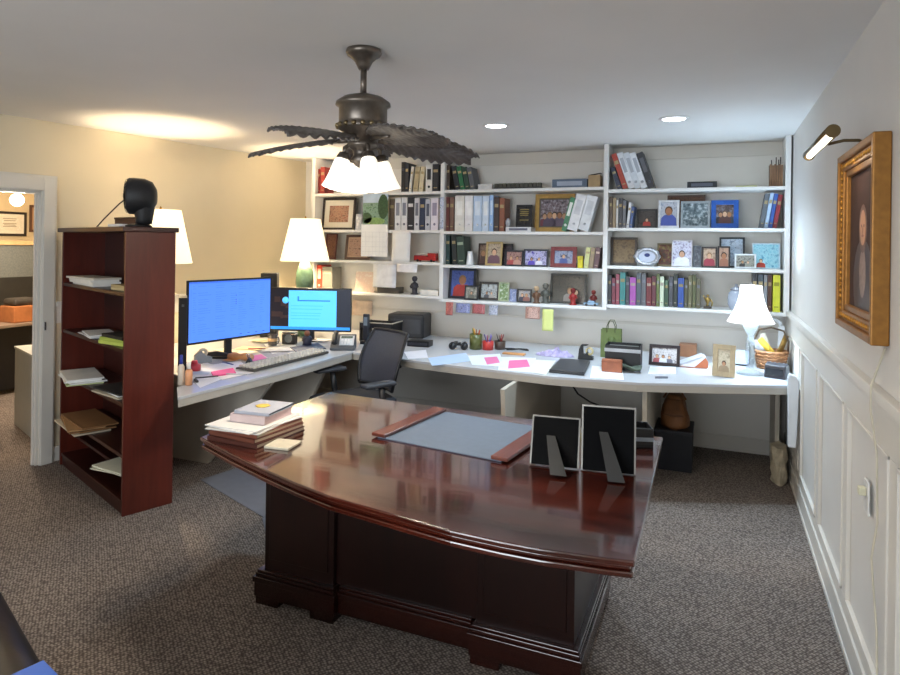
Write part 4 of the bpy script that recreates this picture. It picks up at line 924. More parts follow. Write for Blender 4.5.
def frame_thing(label, loc, W, Hh, fr_mat, bw, mat_hex=None, mw=0., bg=('55606a', 'b8a890', '2a2a30'), figs=(), seed=0, tilt=9, rz=0., name='framed_photo', cat='picture frame', group=None, easel=True):
    t = thing(name, label, cat, loc, rz, group, -R(tilt))
    d = .016
    w = MB(); w.box(-W/2, -W/2 + bw, -d, -.002, 0, Hh); w.box(W/2 - bw, W/2, -d, -.002, 0, Hh); w.box(-W/2 + bw, W/2 - bw, -d, -.002, 0, bw); w.box(-W/2 + bw, W/2 - bw, -d, -.002, Hh - bw, Hh)
    w.box(-W/2 + .001, W/2 - .001, -.0020, 0, 0.0005, Hh - .0005)
    w.build('frame', fr_mat, t, bevel=min(.003, bw*.2))
    if mat_hex:
        a = bw
        w = MB(); y0, y1 = -.0085, -.007
        w.box(-W/2 + a, -W/2 + a + mw, y0, y1, a, Hh - a); w.box(W/2 - a - mw, W/2 - a, y0, y1, a, Hh - a); w.box(-W/2 + a + mw, W/2 - a - mw, y0, y1, a, a + mw); w.box(-W/2 + a + mw, W/2 - a - mw, y0, y1, Hh - a - mw, Hh - a)
        w.build('mat_board', pm(mat_hex, .7, var=.03), t)
    else: mw = 0
    picture(t, -W/2 + bw + mw*.98, W/2 - bw - mw*.98, bw + mw*.98, Hh - bw - mw*.98, -.0065, bg, figs, seed)
    if easel and tilt > 3:
        L = Hh*.62; a0 = R(tilt)
        vs = []
        for x in (-.014, .014):
            p0 = Vector((x, .0005, L)); yb = Hh*.30; 
            # foot on the shelf: in local coordinates of the tilted frame
            p1 = Vector((x*1.3, yb*math.cos(a0) - 0*math.sin(a0), yb*math.sin(a0)))
            vs += [p0, p1, p0 + Vector((0, .0, -.02)), p1 + Vector((0, -.006, .003))]
        w = MB(); w.add(vs, [(0, 1, 3, 2), (4, 6, 7, 5), (0, 4, 5, 1), (2, 3, 7, 6), (0, 2, 6, 4), (1, 5, 7, 3)]); w.build('easel_stand', M_BLACKM, t)
    return t
def shelf_frame(b, k, u0, u1, vt, label, hexf, bw, mat_hex=None, mw=0., bg=('55606a', 'b8a890', '2a2a30'), figs=(), seed=0, yo=.10, tilt=8, rz=0, metal=0, **kw):
    y = YFR + yo; z = SHZ[b][k] + e; vs = SHV[b][k] - 2
    x0, x1 = max(shx(u0, vs, y), UPX[b] + .022), min(shx(u1, vs, y), UPX[b+1] - .022)
    hh = VZ((u0 + u1)/2, vt, ((x0 + x1)/2, y + .03)) - z
    hh = min(hh, SHZ[b][k-1] - STH - z - .012) if k else hh
    hh /= math.cos(R(tilt))
    m = pm(hexf, .35, metal=metal, var=.12, scale=40)
    return frame_thing(label, ((x0 + x1)/2, y, z), x1 - x0, hh, m, bw, mat_hex, mw, bg, figs, seed, tilt, rz, easel=yo < .17, **kw)
RED = ('8a4a3c', 'b89078', '5a3a32')
shelf_frame(0, 1, 317.5, 354.5, 197.5, 'dark-framed picture with cream mat and red scene on the left bay second shelf', '3a302a', .022, 'e4dccb', .055, RED, (), 1, yo=.13, tilt=6)
shelf_frame(0, 2, 325, 336, 234, 'dark red framed plaque behind the lamp shade on the left bay third shelf', '5a2a24', .015, None, 0, ('5a3a30', '7a5240', '3a2420'), (), 2, yo=.13)
shelf_frame(0, 2, 345, 370, 235, 'brown-framed picture partly behind the hanging calendar', '4a2e24', .025, 'b09078', .012, ('8a6454', 'a88470', '64483e'), (), 3, yo=.13)
shelf_frame(1, 1, 534.5, 574, 193.5, 'wide gold-framed group photo in the middle bay second shelf', 'b08d4e', .04, '6a6258', .012, ('4a4a52', '8a7a80', 'c0c0cc'), ((.15, .55, '7a3a48'), (.33, .6, '5a4a60'), (.5, .6, '9a5a5a'), (.68, .6, '6a5a70'), (.85, .55, '7a4a54')), 4, yo=.19, tilt=6, metal=.4)
shelf_frame(1, 2, 478, 487.5, 243.5, 'narrow brown-framed portrait at the left of the middle bay third shelf photos', '3f2a22', .014, None, 0, ('6a5a50', '9a8070', '3a302c'), ((.5, .8, '5a4038'),), 5, yo=.15)
shelf_frame(1, 2, 485.5, 502, 242, 'gold-framed portrait in the middle bay third shelf', 'b8a070', .018, None, 0, ('8a7a68', 'c0b098', '5a5048'), ((.5, .85, '6a4a58'),), 6, yo=.07, metal=.5)
shelf_frame(1, 2, 501.5, 512.5, 244, 'black-framed photo standing behind the small red-toned photo', '1d1d22', .015, None, 0, ('3a3438', '5a5054', '2a2428'), (), 7, yo=.16)
shelf_frame(1, 2, 505, 523, 250.5, 'black-framed small photo of two people in warm tones, middle bay third shelf', '22222a', .013, None, 0, ('8a5a54', 'b08a80', '5a3a3c'), ((.3, .75, 'b04a48'), (.7, .75, 'c09080')), 8, yo=.06)
shelf_frame(1, 2, 523.5, 548, 249.5, 'dark-framed purple and white photo in the middle bay third shelf', '2a2c38', .014, None, 0, ('4a3aa0', 'c8c4e8', '2a2458'), ((.3, .6, '5a48c0'), (.65, .6, 'e0e0f0')), 9, yo=.08)
shelf_frame(1, 2, 550.5, 576.5, 247, 'red-framed photo in the middle bay third shelf', '7c2a2c', .034, None, 0, ('5a6a9a', 'a8b0c8', '3a3a54'), ((.5, .8, '4a5a9a'),), 10, yo=.08)
shelf_frame(1, 3, 448, 475, 268.5, 'large portrait of a person in red in a black frame, middle bay bottom shelf', '1c1e2a', .022, None, 0, ('4a5a9a', '5a6cae', '3a4a84'), ((.5, .92, 'b03a34'),), 11, yo=.13)
shelf_frame(1, 3, 464.5, 478, 285.5, 'small dark frame standing in front of the large red portrait', '2a2a2e', .012, None, 0, ('b8b0a4', '8a8a80', '5a5450'), ((.5, .7, '6a6a60'),), 12, yo=.05)
shelf_frame(1, 3, 479, 499, 282, 'dark-framed landscape photo in the middle bay bottom shelf', '35302c', .020, None, 0, ('8a8a84', 'c0c4c4', '4a4640'), ((.35, .5, '5a5a60'), (.65, .5, 'b0a8a0')), 13, yo=.12)
shelf_frame(1, 3, 498.5, 509, 282.5, 'pale green and white photo card in the middle bay bottom shelf', 'a8b090', .010, None, 0, ('e0e4dc', '8aa070', '5a6a48'), (), 14, yo=.08)
shelf_frame(1, 3, 509.8, 516.5, 289, 'small pale blue card beside the black-framed couple', '8c94b4', .005, None, 0, ('a8b0d0', '7a84a8', 'd0d4e4'), (), 15, yo=.07)
shelf_frame(1, 3, 517, 531.5, 289, 'black-framed photo of two people in the middle bay bottom shelf', '1e1e22', .012, None, 0, ('7a8094', 'b0a8a0', '4a4a54'), ((.32, .8, '3a3a4a'), (.68, .8, '8a5a50')), 16, yo=.06)
shelf_frame(1, 3, 550, 586, 274, 'large dark-framed dim photo on the middle bay bottom shelf', '22241f', .018, None, 0, ('2e3028', '4a4438', '1c1e1a'), ((.55, .6, '8a8078'), (.75, .55, '5a4a40')), 17, yo=.16)
shelf_frame(2, 1, 636.5, 657, 209.5, 'wide black-framed photo with a red spot on the right bay second shelf', '33302e', .016, None, 0, ('4a4440', '5a5450', '3a3634'), ((.5, .6, 'b03a30'),), 18, yo=.09)
shelf_frame(2, 1, 658, 679, 200.5, 'white-framed photo of a figure in blue, right bay second shelf', 'd8dade', .017, None, 0, ('9aa4b8', 'c8ccd6', '6a7488'), ((.5, .92, '4a5cb0'),), 19, yo=.08)
shelf_frame(2, 1, 680.5, 710, 201.5, 'silver patterned frame between the white and blue frames', '9aa4aa', .018, None, 0, ('c8d4da', '6a7a80', '3a464c'), (), 20, yo=.08, metal=.6)
shelf_frame(2, 1, 711, 738.5, 200.5, 'bright blue framed group photo on the right bay second shelf', '1f55a8', .036, None, 0, ('3a3438', '6a5a58', '8a8a94'), ((.25, .7, '2a2a34'), (.5, .75, '5a3a38'), (.75, .7, '3a4a5a')), 21, yo=.08)
shelf_frame(2, 2, 610, 637, 237.5, 'brown and black framed picture at the left of the right bay third shelf', '3a2e26', .020, None, 0, ('6a5236', '8a7250', '4a3624'), (), 22, yo=.16, tilt=6)
shelf_frame(2, 2, 657, 673, 243.5, 'gold-brown picture half hidden behind the oval frame', '7a6a44', .012, None, 0, ('8a7640', '6a3a30', '4a4030'), (), 23, yo=.17, tilt=6)
shelf_frame(2, 2, 671.5, 692, 240.5, 'pale framed photo of a child in white, right bay third shelf', 'ccc8cc', .008, None, 0, ('8a80a0', 'd8d8e8', '6a5a6a'), ((.5, .7, 'e8e8f0'),), 24, yo=.07, tilt=12)
shelf_frame(2, 2, 693, 701, 246, 'narrow grey frame right of the child photo', '6a7078', .012, None, 0, ('8a8a90', '5a5e66', 'a8aab0'), (), 25, yo=.13)
shelf_frame(2, 2, 701.5, 717, 247, 'dark-framed photo of a person in red, right bay third shelf', '3a3230', .013, None, 0, ('b89a84', 'd0b8a0', '8a6a5a'), ((.5, .85, '9a3444'),), 26, yo=.07)
shelf_frame(2, 2, 717.5, 730, 246.5, 'dark-framed photo of a person in tan beside the one in red', '322c2c', .012, None, 0, ('9a7a6c', 'c0a08c', '6a504a'), ((.5, .85, 'a06a54'),), 27, yo=.07)
shelf_frame(2, 2, 719, 744.5, 237.5, 'black-framed blue picture standing at the back of the right bay third shelf', '23292f', .014, None, 0, ('8aa4c0', 'c0d0e0', '5a6a84'), (), 28, yo=.18, tilt=5)
shelf_frame(2, 2, 734.5, 756, 254, 'small silver-framed photo in front of the turquoise picture', 'd4d8dc', .012, None, 0, ('5a5a54', 'a0a098', '303030'), ((.35, .6, '3a3a3a'), (.65, .6, '8a8a80')), 29, yo=.05)
shelf_frame(2, 2, 752, 780, 243.5, 'turquoise picture with a red motif at the right of the right bay third shelf', 'c4d8e4', .008, None, 0, ('7ac0d4', 'a8dce8', '4a90b4'), ((.3, .42, 'c0402c'),), 30, yo=.13)
# oval ornate frame
def oval():
    b, k = 2, 2; y = YFR + .06; z = SHZ[b][k] + e
    x0, x1 = shx(633, 267, y), shx(661, 267, y); W = x1 - x0; hh = VZ(647, 247, ((x0+x1)/2, y)) - z
    t = thing('oval_framed_photo', 'ornate silver oval frame lying wide on the right bay third shelf', 'picture frame', ((x0+x1)/2, y, z), 0, None, -R(8))
    def el(f, yy_, n=40, scal=0): return [(W/2*f*math.cos(2*PI*i/n)*(1 + scal*math.cos(2*PI*i*10/n)), yy_, hh/2 + hh/2*f*math.sin(2*PI*i/n)*(1 + scal*math.cos(2*PI*i*10/n))) for i in range(n)]
    w = MB(); w.ring([el(.60, -.004), el(.62, -.016), el(.8, -.02, scal=.02), el(.95, -.012, scal=.05), el(.95, -.001, scal=.05), el(.60, -.001)], cap=False); w.build('frame', pm('b4b8c0', .3, metal=.7, var=.35, scale=70), t)
    w = MB(); w.ring([el(.61, -.004), el(.61, -.002)], sm=False); w.ring([el(.2, -.0046), el(.2, -.0039)], 1, Matrix.Translation((0, 0, hh*.08)), sm=False); w.build('picture', [pm('c8cfe0', .3, var=.1), pm('2a3a78', .4)], t)
oval()
# --- other shelf things
def shelf_box(b, k, u0, u1, vt, name, label, cat, hx, dep=.14, yo=.06, acc=None, bevel=.003, lid=False, lift=0):
    y = YFR + yo; z = SHZ[b][k] + e + lift; x0, x1 = shx(u0, SHV[b][k], y), shx(u1, SHV[b][k], y); hh = VZ((u0+u1)/2, vt, ((x0+x1)/2, y)) - z
    t = thing(name, label, cat, ((x0+x1)/2, y + dep/2, z)); W = x1 - x0
    hb_ = hh * (.7 if lid else 1)
    MB().box(-W/2, W/2, -dep/2, dep/2, 0, hb_).build('body', pm(hx, .5, var=.12), t, bevel=min(bevel, hh*.2))
    if lid: MB().box(-W/2 - .002, W/2 + .002, -dep/2 - .002, dep/2 + .002, hb_ + .0005, hh).build('lid', pm(acc or hx, .45, var=.1), t, bevel=.002)
    elif acc: MB().box(-W*.36, W*.36, -dep/2 - .0012, -dep/2 + .0004, hh*.25, hh*.75).build('spine_label', pm(acc, .5, var=.05), t)
    return t
shelf_box(1, 0, 478, 492, 184, 'box', 'low white carton on the middle bay top shelf', 'box', 'dcdcdc', lid=True)
# ridged dark block
y = YFR + .06; x0, x1 = shx(493.5, 188, y), shx(541, 188, y); z = SHZ[1][0] + e
t = thing('model_train', 'long low dark ridged block like a toy train on the middle bay top shelf', 'ornament', ((x0+x1)/2, y + .03, z))
W = x1 - x0; hh = max(.03, VZ(517, 183, ((x0+x1)/2, y)) - z)
MB().box(-W/2, W/2, -.025, .025, 0, hh*.35).build('base', pm('33312e', .5), t)
for i in range(11):
    a0 = -W/2 + W*(i + .08)/11; MB().box(a0, a0 + W*.84/11, -.022, .022, hh*.36, hh).build('segment', pm('4e4b40', .5, var=.2), t, bevel=.002)
shelf_box(1, 0, 552, 587, 179, 'binder', 'blue-grey binder lying flat on the middle bay top shelf', 'binder', '5b6a80', dep=.2, acc='a8b2c4')
t = shelf_box(1, 0, 588, 600, 175, 'carton', 'small tan carton with an open flap beside the flat binder', 'box', 'b0956c', dep=.12)
W = .1; MB().add([(-.045, -.05, .105), (.05, -.05, .12), (.05, .04, .125), (-.045, .04, .11), (-.045, -.05, .108), (.05, -.05, .123), (.05, .04, .128), (-.045, .04, .113)], [(0,1,2,3), (4,5,6,7), (0,1,5,4), (1,2,6,5), (2,3,7,6), (3,0,4,7)]).build('flap', pm('2a241c', .6), t)
t_lb = shelf_box(1, 1, 505.5, 531, 227, 'book', 'white book lying flat under the black plaque in the middle bay', 'book', 'e0dfe2', dep=.17, yo=.03, acc='6a6c80')
lift = VZ(518, 227, (t_lb.location.x, YFR + .03)) - SHZ[1][1] + .001
y = YFR + .11; z = SHZ[1][1] + e + lift
x0, x1 = shx(516, 226, y), shx(532, 226, y); frame_thing('black plaque with gold lettering standing on the flat white book', ((x0+x1)/2, y, z), x1 - x0, (VZ(524, 205, ((x0+x1)/2, y)) - z)*1.01, pm('17171b', .3), .012, None, 0, ('1c1c20', '2a2826', '121214'), (), 40, 6, name='plaque', cat='plaque', easel=False)
t = bpy.data.objects[[o.name for o in bpy.data.objects if o.name.startswith('plaque')][0]]
w = MB(); W = x1 - x0; hh = (VZ(524, 205, ((x0+x1)/2, y)) - z)
for i, q in enumerate((.78, .68, .60, .52, .30)): w.box(-W*(.28 - .03*(i % 2)), W*(.28 - .03*(i % 2)), -.0078, -.0064, hh*q, hh*(q + .035))
w.build('lettering', pm('9a8a50', .4, metal=.6), t)
# crystal ornament left of plaque
xo = shx(509, 226, y)
t = thing('ornament', 'small clear glass ornament on the flat white book', 'ornament', (xo, y - .03, z)); w = MB(); w.lathe([(0, 0), (.022, 0), (.018, .012), (.028, .03), (.024, .055), (.008, .075), (0, .08)], 10); w.build('body', glass_mat('dfe6ee', .05, .55), t)
MB().lathe([(0, -.0004), (.024, -.0004), (.024, .0), (0, .0)], 16).build('felt_pad', pm('c8ccd4', .7), t)
# white vase, third shelf middle
xo = shx(470, 266, YFR + .08); hh = VZ(470, 251.5, (xo, YFR + .08)) - SHZ[1][2]
tag(place(MB().lathe([(0, 0), (.036, 0), (.038, .004), (.030, hh*.5), (.024, hh*.96), (.026, hh), (.022, hh), (.022, hh*.9), (0, hh*.9)], 24).build('vase', pm('eceef0', .25, var=.03, coat=.4)), (xo, YFR + .08, SHZ[1][2] + e)), 'white tapered vase beside the dark green books', 'vase')
shelf_box(1, 2, 577.5, 582.5, 256, 'box', 'small bright yellow carton right of the red frame', 'box', 'e0cc28', dep=.05, yo=.05, lid=True, acc='c8b41c')
# figures on bottom shelf
def figurine(label, u, vb, vt, b, k, hx, hx2, yo=.05, name='figurine', kw=1.):
    y = YFR + yo; z = SHZ[b][k] + e; x = shx(u, vb, y); hh = VZ(u, vt, (x, y)) - z
    t = thing(name, label, 'figurine', (x, y, z)); r = hh*.20*kw
    w = MB(); w.lathe([(0, 0), (r*1.1, 0), (r*1.1, hh*.05), (r*.7, hh*.08), (r*.75, hh*.3), (r*.95, hh*.48), (r*.8, hh*.6), (r*.3, hh*.68), (0, hh*.69)], 18)
    for s in (-1, 1): w.tube([(s*r*.8, 0, hh*.58), (s*r*1.15, -r*.3, hh*.42), (s*r*.6, -r*.9, hh*.36)], r*.22, 8)
    w.build('body', pm(hx, .45, var=.25, scale=40), t)
    w = MB(); w.ball((0, 0, hh*.83), hh*.15, 14); w.lathe([(hh*.155, hh*.86), (hh*.17, hh*.87), (hh*.1, hh*.98), (0, hh*1.0)], 14); w.build('head', pm(hx2, .5, var=.2), t)
    return t
figurine('brown and tan toy figure in front of the grey figure, middle bay bottom shelf', 536.5, 303, 286, 1, 3, '6a4a34', 'c8a884', yo=.04)
figurine('taller grey figurine beside the large dark photo, middle bay bottom shelf', 545.5, 302, 283, 1, 3, '5a5a52', '6e6a60', yo=.11)
figurine('small red figurine in front of the large dark photo', 573, 304, 288, 1, 3, '9c2a28', '7a2422', yo=.05)
figurine('dark red figurine at the right end of the middle bay bottom shelf', 593.5, 300, 290, 1, 3, '6a2420', '8a3028', yo=.14)
# toy car
y = YFR + .055; x = shx(591, 306, y); z = SHZ[1][3] + e
t = thing('toy_car', 'small pale blue toy car at the right end of the middle bay bottom shelf', 'toy car', (x, y, z))
w = MB(); w.box(-.06, .06, -.024, .024, .008, .026); w.prism([(-.034, .026), (.036, .026), (.022, .044), (-.022, .044)], -.021, .021, 0, Matrix(((1,0,0,0),(0,0,1,0),(0,1,0,0),(0,0,0,1)))); w.build('body', pm('86a4bc', .25, var=.1, coat=.5), t, bevel=.004)
for sx in (-.036, .036):
    for sy in (-1, 1): MB().cyl((sx, sy*.0245, .0105), (sx, sy*.017, .0105), .0105, 16).build('wheel', M_BLACK, t)
figurine('dark carved figurine on the left bay bottom shelf below the white papers', 414.5, 296, 276, 0, 3, '35333a', '45424a', yo=.06)
# red toy truck on third shelf left bay
y = YFR + .07; x0, x1 = shx(415, 262, y), shx(437, 262, y); z = SHZ[0][2] + e; W = x1 - x0; hh = VZ(426, 253, (x0, y)) - z
t = thing('toy_truck', 'red toy fire truck at the right end of the left bay third shelf', 'toy truck', ((x0+x1)/2, y, z))
w = MB(); w.box(-W/2, W/2, -.03, .03, .012, hh*.55); w.box(W*.12, W/2, -.029, .029, hh*.55, hh); w.box(-W*.5, W*.05, -.028, .028, hh*.55, hh*.72); w.build('body', pm('b32a24', .3, var=.12, coat=.4), t, bevel=.004)
w = MB(); w.tube([(-W*.45, 0, hh*.76), (W*.1, 0, hh*1.02)], .008, 6); w.build('ladder', pm('d8d4cc', .35), t)
for sx in (-W*.32, W*.3):
    for sy in (-1, 1): MB().cyl((sx, sy*.031, .013), (sx, sy*.022, .013), .013, 14).build('wheel', M_BLACK, t)
# greeting card, dark remote, small booklet
def card(label, u0, u1, vt, vb, b, k, bg, seed, yo=.06, name='greeting_card', cat='card', tilt=10):
    y = YFR + yo; z = SHZ[b][k] + e; x0, x1 = shx(u0, vb, y), shx(u1, vb, y); hh = VZ((u0+u1)/2, vt, (x0, y)) - z
    w = MB(); w.box(-(x1-x0)/2, (x1-x0)/2, -.0012, 0, 0, hh); w.add([(-(x1-x0)/2, .0, 0), (-(x1-x0)/2 + .02, .05, .008), (-(x1-x0)/2 + .02, .05, hh), (-(x1-x0)/2, 0, hh), (-(x1-x0)/2 + .001, 0, 0), (-(x1-x0)/2 + .021, .05, .008), (-(x1-x0)/2 + .021, .05, hh), (-(x1-x0)/2 + .001, 0, hh)], [(0,1,2,3), (4,5,6,7), (0,1,5,4), (1,2,6,5), (2,3,7,6), (3,0,4,7)])
    o = w.build(name, photo_mat(*bg, 18, seed)); place(o, ((x0+x1)/2, y, z), 0, -R(tilt*.4)); return tag(o, label, cat)
card('pale greeting card with a pink figure on the left bay bottom shelf', 355, 374, 271.5, 291, 0, 3, ('e6dac6', 'dcc0b0', 'ece4d6'), 41)
card('small white booklet standing right of the cream-matted picture', 355.5, 361, 214, 230, 0, 1, ('e4e2dc', 'b8bcc4', 'f0f0ee'), 42, name='booklet', cat='booklet')
shelf_box(0, 3, 377, 399, 287, 'box', 'flat dark box on the left bay bottom shelf under the papers', 'box', '4a443c', dep=.1, yo=.05)
t = shelf_box(0, 3, 420, 438, 290, 'paper_stack', 'low stack of white papers right of the dark carved figurine', 'paper stack', 'e2e0da', dep=.16, yo=.04)
# right bay top shelf
t = shelf_box(2, 0, 687, 717, 181.5, 'case', 'flat black case lying on the right bay top shelf', 'case', '1f222c', dep=.16, acc='5a6070')
shelf_box(2, 0, 736, 757, 185.5, 'notepad', 'flat pale yellow pad on the right bay top shelf', 'notepad', 'd2d690', dep=.15, lid=True, acc='dce0a0')
shelf_box(2, 0, 757.6, 769.5, 186.5, 'folder', 'thin dark folder beside the pale yellow pad', 'folder', '4a5058', dep=.15)
y = YFR + .07; x0, x1 = shx(769.5, 188, y), UPX[3] - .028; z = SHZ[2][0] + e; W = x1 - x0; hb_ = VZ(778, 165, (x0, y)) - z
t = thing('wooden_holder', 'brown wooden holder with dark sticks at the right end of the right bay top shelf', 'holder', ((x0+x1)/2 - .004, y, z))
w = MB(); w.box(-W/2, W/2, -.04, .04, 0, .006)
for i in range(6): a0 = -W/2 + W*i/6; w.box(a0 + .001, a0 + W/6 - .001, -.044, -.036, .002, hb_*(1 - .05*(i % 2)))
w.box(-W/2, W/2, .036, .044, .002, hb_); w.box(-W/2, -W/2 + .006, -.036, .036, .006, hb_*.95); w.box(W/2 - .006, W/2, -.036, .036, .006, hb_*.95)
w.build('body', wood('5a4030', '96704f', .5, .1, 'Z', 8, 'holder_wood'), t, bevel=.002)
for i, (a0, b0) in enumerate(((-.03, .02), (.0, -.01), (.02, .015), (.03, -.015))): MB().tube([(a0*.8, b0, .01), (a0, b0*1.2, hb_ + .04 + .015*(i % 2))], .004, 6).build('stick', pm('33302c', .6), t)
# wide brown plaque behind frames
shelf_frame(2, 1, 667, 705, 195.5, 'wide brown wooden plaque standing behind the silver frames', '5a3a26', .012, None, 0, ('5a3a26', '6a4630', '4a2e1e'), (), 44, yo=.20, tilt=4, name='plaque', cat='plaque')
# bottom shelf right: gold trophy, crystal jar
y = YFR + .08; x = shx(707.5, 309, y); z = SHZ[2][3] + e; hh = VZ(707, 293, (x, y)) - z
t = thing('trophy', 'small gold figure trophy right of the row of books', 'trophy', (x, y, z))
MB().box(-.03, .03, -.02, .02, 0, hh*.14).build('base', pm('3a3024', .4), t, bevel=.002)
w = MB(); w.lathe([(0, hh*.14), (.012, hh*.15), (.008, hh*.3), (.018, hh*.5), (.022, hh*.62), (.01, hh*.72), (0, hh*.73)], 16); w.ball((0, 0, hh*.83), hh*.09, 12); w.tube([(.018, 0, hh*.6), (.035, -.005, hh*.4), (.03, 0, hh*.15)], .006, 6); w.tube([(-.018, 0, hh*.6), (-.032, 0, hh*.85)], .006, 6); w.build('figure', pm('b59a5a', .3, metal=.8, var=.2), t)
y = YFR + .11; x = shx(736, 309, y); z = SHZ[2][3] + e; hh = VZ(736, 284, (x, y)) - z; rj = (shx(745, 309, y) - shx(727, 309, y))/2
t = thing('glass_jar', 'round pale glass jar with a lid beside the lamp shade on the bottom shelf', 'jar', (x, y, z))
MB().lathe([(0, 0), (rj*.7, 0), (rj*.98, hh*.2), (rj, hh*.45), (rj*.85, hh*.66), (rj*.6, hh*.75), (0, hh*.75)], 28).build('body', glass_mat('c4d0e4', .1, .6), t)
MB().lathe([(0, hh*.755), (rj*.66, hh*.755), (rj*.66, hh*.82), (rj*.2, hh*.9), (rj*.14, hh), (0, hh)], 24).build('lid', pm('b8bcc8', .25, metal=.4), t)
# ------------------------------------------------------------------ papers hung from the shelves and upright
def hung(name, label, cat, u0, u1, vt, vb, y, mats, group=None, parts=None, curl=.012):
    p0, p1 = PY(u0, (vt+vb)/2, y), PY(u1, (vt+vb)/2, y); z1 = VZ((u0+u1)/2, vt, (p0.x, y)); z0 = VZ((u0+u1)/2, vb, (p0.x, y))
    W = p1.x - p0.x; hh = z1 - z0
    w = MB(); w.grid(lambda a, b: ((a-.5)*W, -curl*(1-b)**2 - .002, b*hh), 4, 8)
    o = w.build(name, mats, None, solid=.0012); place(o, ((p0.x+p1.x)/2, y, z0)); return tag(o, label, cat, group)
YH_ = YFR - .004
p0, p1 = PY(361.5, 225, YH_), PY(388, 225, YH_); z1, zm, z0 = [VZ(375, v, (p0.x, YH_)) for v in (194.5, 224.5, 256.5)]
W = p1.x - p0.x
t = thing('wall_calendar', 'wall calendar with a green landscape picture hanging in front of the left bay shelves', 'calendar', ((p0.x+p1.x)/2, YH_, z0))
w = MB(); Ht, Hm = z1 - z0, zm - z0
w.box(-W*.44, W*.5, -.004, -.001, Hm, Ht, 0); w.box(-W*.44, W*.5, -.0046, -.0038, Ht*.86, Ht, 1)
blob_pts = lambda cx, cz, rx, rz_, mi: w.add([(max(-W*.44, min(W*.5, cx + rx*math.cos(2*PI*i/14))), -.005, max(Hm, min(Ht, cz + rz_*math.sin(2*PI*i/14)))) for i in range(14)] + [(max(-W*.44, min(W*.5, cx + rx*math.cos(2*PI*i/14))), -.003, max(Hm, min(Ht, cz + rz_*math.sin(2*PI*i/14)))) for i in range(14)], [tuple(range(14)), tuple(range(14, 28))[::-1]] + [(i, (i+1) % 14, 14 + (i+1) % 14, 14 + i) for i in range(14)], mi)
blob_pts(W*.32, Hm + Ht*.28, W*.2, Ht*.2, 2); blob_pts(-W*.3, Hm + Ht*.1, W*.2, Ht*.09, 2); blob_pts(W*.0, Hm + Ht*.05, W*.4, Ht*.06, 3)
w.build('picture', [photo_mat('5e8058', '8aa694', '3e5c40', 22, 50), pm('b4c6d8', .4, var=.1), pm('33502f', .5, var=.3, scale=60), pm('7a9a5a', .5, var=.25, scale=50)], t)
w = MB(); w.box(-W*.5, W*.5, -.004, -.001, 0, Hm - .001, 0)
for i in range(1, 6): w.box(-W*.46, W*.46, -.0044, -.0039, Hm*i/6.6, Hm*i/6.6 + .0015, 1)
for i in range(8): w.box(-W*.46 + W*.92*i/7 - .0006, -W*.46 + W*.92*i/7 + .0006, -.0044, -.0039, Hm*.05, Hm*.77, 1)
w.build('date_page', [M_PAPER, pm('c4c6cc', .6)], t)
hung('paper_sheet', 'white paper sheet hanging in front of the left bay third shelf', 'paper', 392.5, 410.5, 231, 261.5, YH_, M_PAPER, 'papers hung from the left bay shelves')
hung('paper_sheet', 'white printed page hanging left below the left bay third shelf', 'paper', 373.5, 396.5, 264, 287, YH_, pm('e6e6e8', .6), 'papers hung from the left bay shelves')
hung('paper_sheet', 'short white strip of paper hanging right below the left bay third shelf', 'paper', 397.5, 417.5, 264, 272, YH_, pm('f0eef0', .6), 'papers hung from the left bay shelves')
hung('paper_sheet', 'pinkish paper taped to the back wall beside the small monitor', 'paper', 352.5, 372.5, 300, 315, YB - .017, pm('ecd8c8', .6, var=.12, scale=20), None)
tag(place(MB().box(-.019, .019, -.0018, 0, 0, .0).build('x', M_PAPER), (0, 0, 0)), 'x', 'x') if False else None
for i, (u0, u1, vt, vb, bg, lab) in enumerate(((446, 453, 302, 315, ('8a3a3a', 'c87a70', '5a2a30'), 'leftmost red snapshot taped below the middle bay bottom shelf'), (456, 470, 303, 312.5, ('6a70a8', '9aa0c8', '4a4a6a'), 'blue landscape snapshot taped below the middle bay bottom shelf'), (472.5, 485, 304, 313.5, ('8a3440', 'b86a6a', '4a3038'), 'red landscape snapshot third from the left below the shelf'), (489, 498, 305, 315, ('5a6088', 'c8ccd8', '3a3c54'), 'blue and white snapshot fourth from the left below the shelf'), (525.5, 540, 306.5, 318.5, ('8a5a54', 'c8a090', '5a3c3c'), 'group snapshot just left of the yellow note below the shelf'))):
    o = hung('snapshot', lab, 'photo', u0, u1, vt, vb, YFR - .004, photo_mat(*bg, 45, 60 + i), 'snapshots taped below the shelf', curl=.006)
hung('sticky_note', 'yellow-green paper hanging from the middle bay bottom shelf', 'note', 542.5, 553.5, 309, 330.5, YFR - .004, pm('d9e08c', .6, var=.06), None)
hung('photo_strip', 'strip of bluish photos on the upright between left and middle bays', 'photo', 439.9, 443.6, 197, 229, YFR - .0025, photo_mat('8a9cc4', 'd4dcec', '5a6a94', 40, 70), None, curl=0)
# ------------------------------------------------------------------ things on the back worktop
WZ = WT + e
def on_wt(u, v): p = PZ(u, v, WT); return Vector((p.x, p.y, WZ))
def wsize(p): return (p.x*VF.x + p.y*VF.y) / FPX       # metres per pixel there
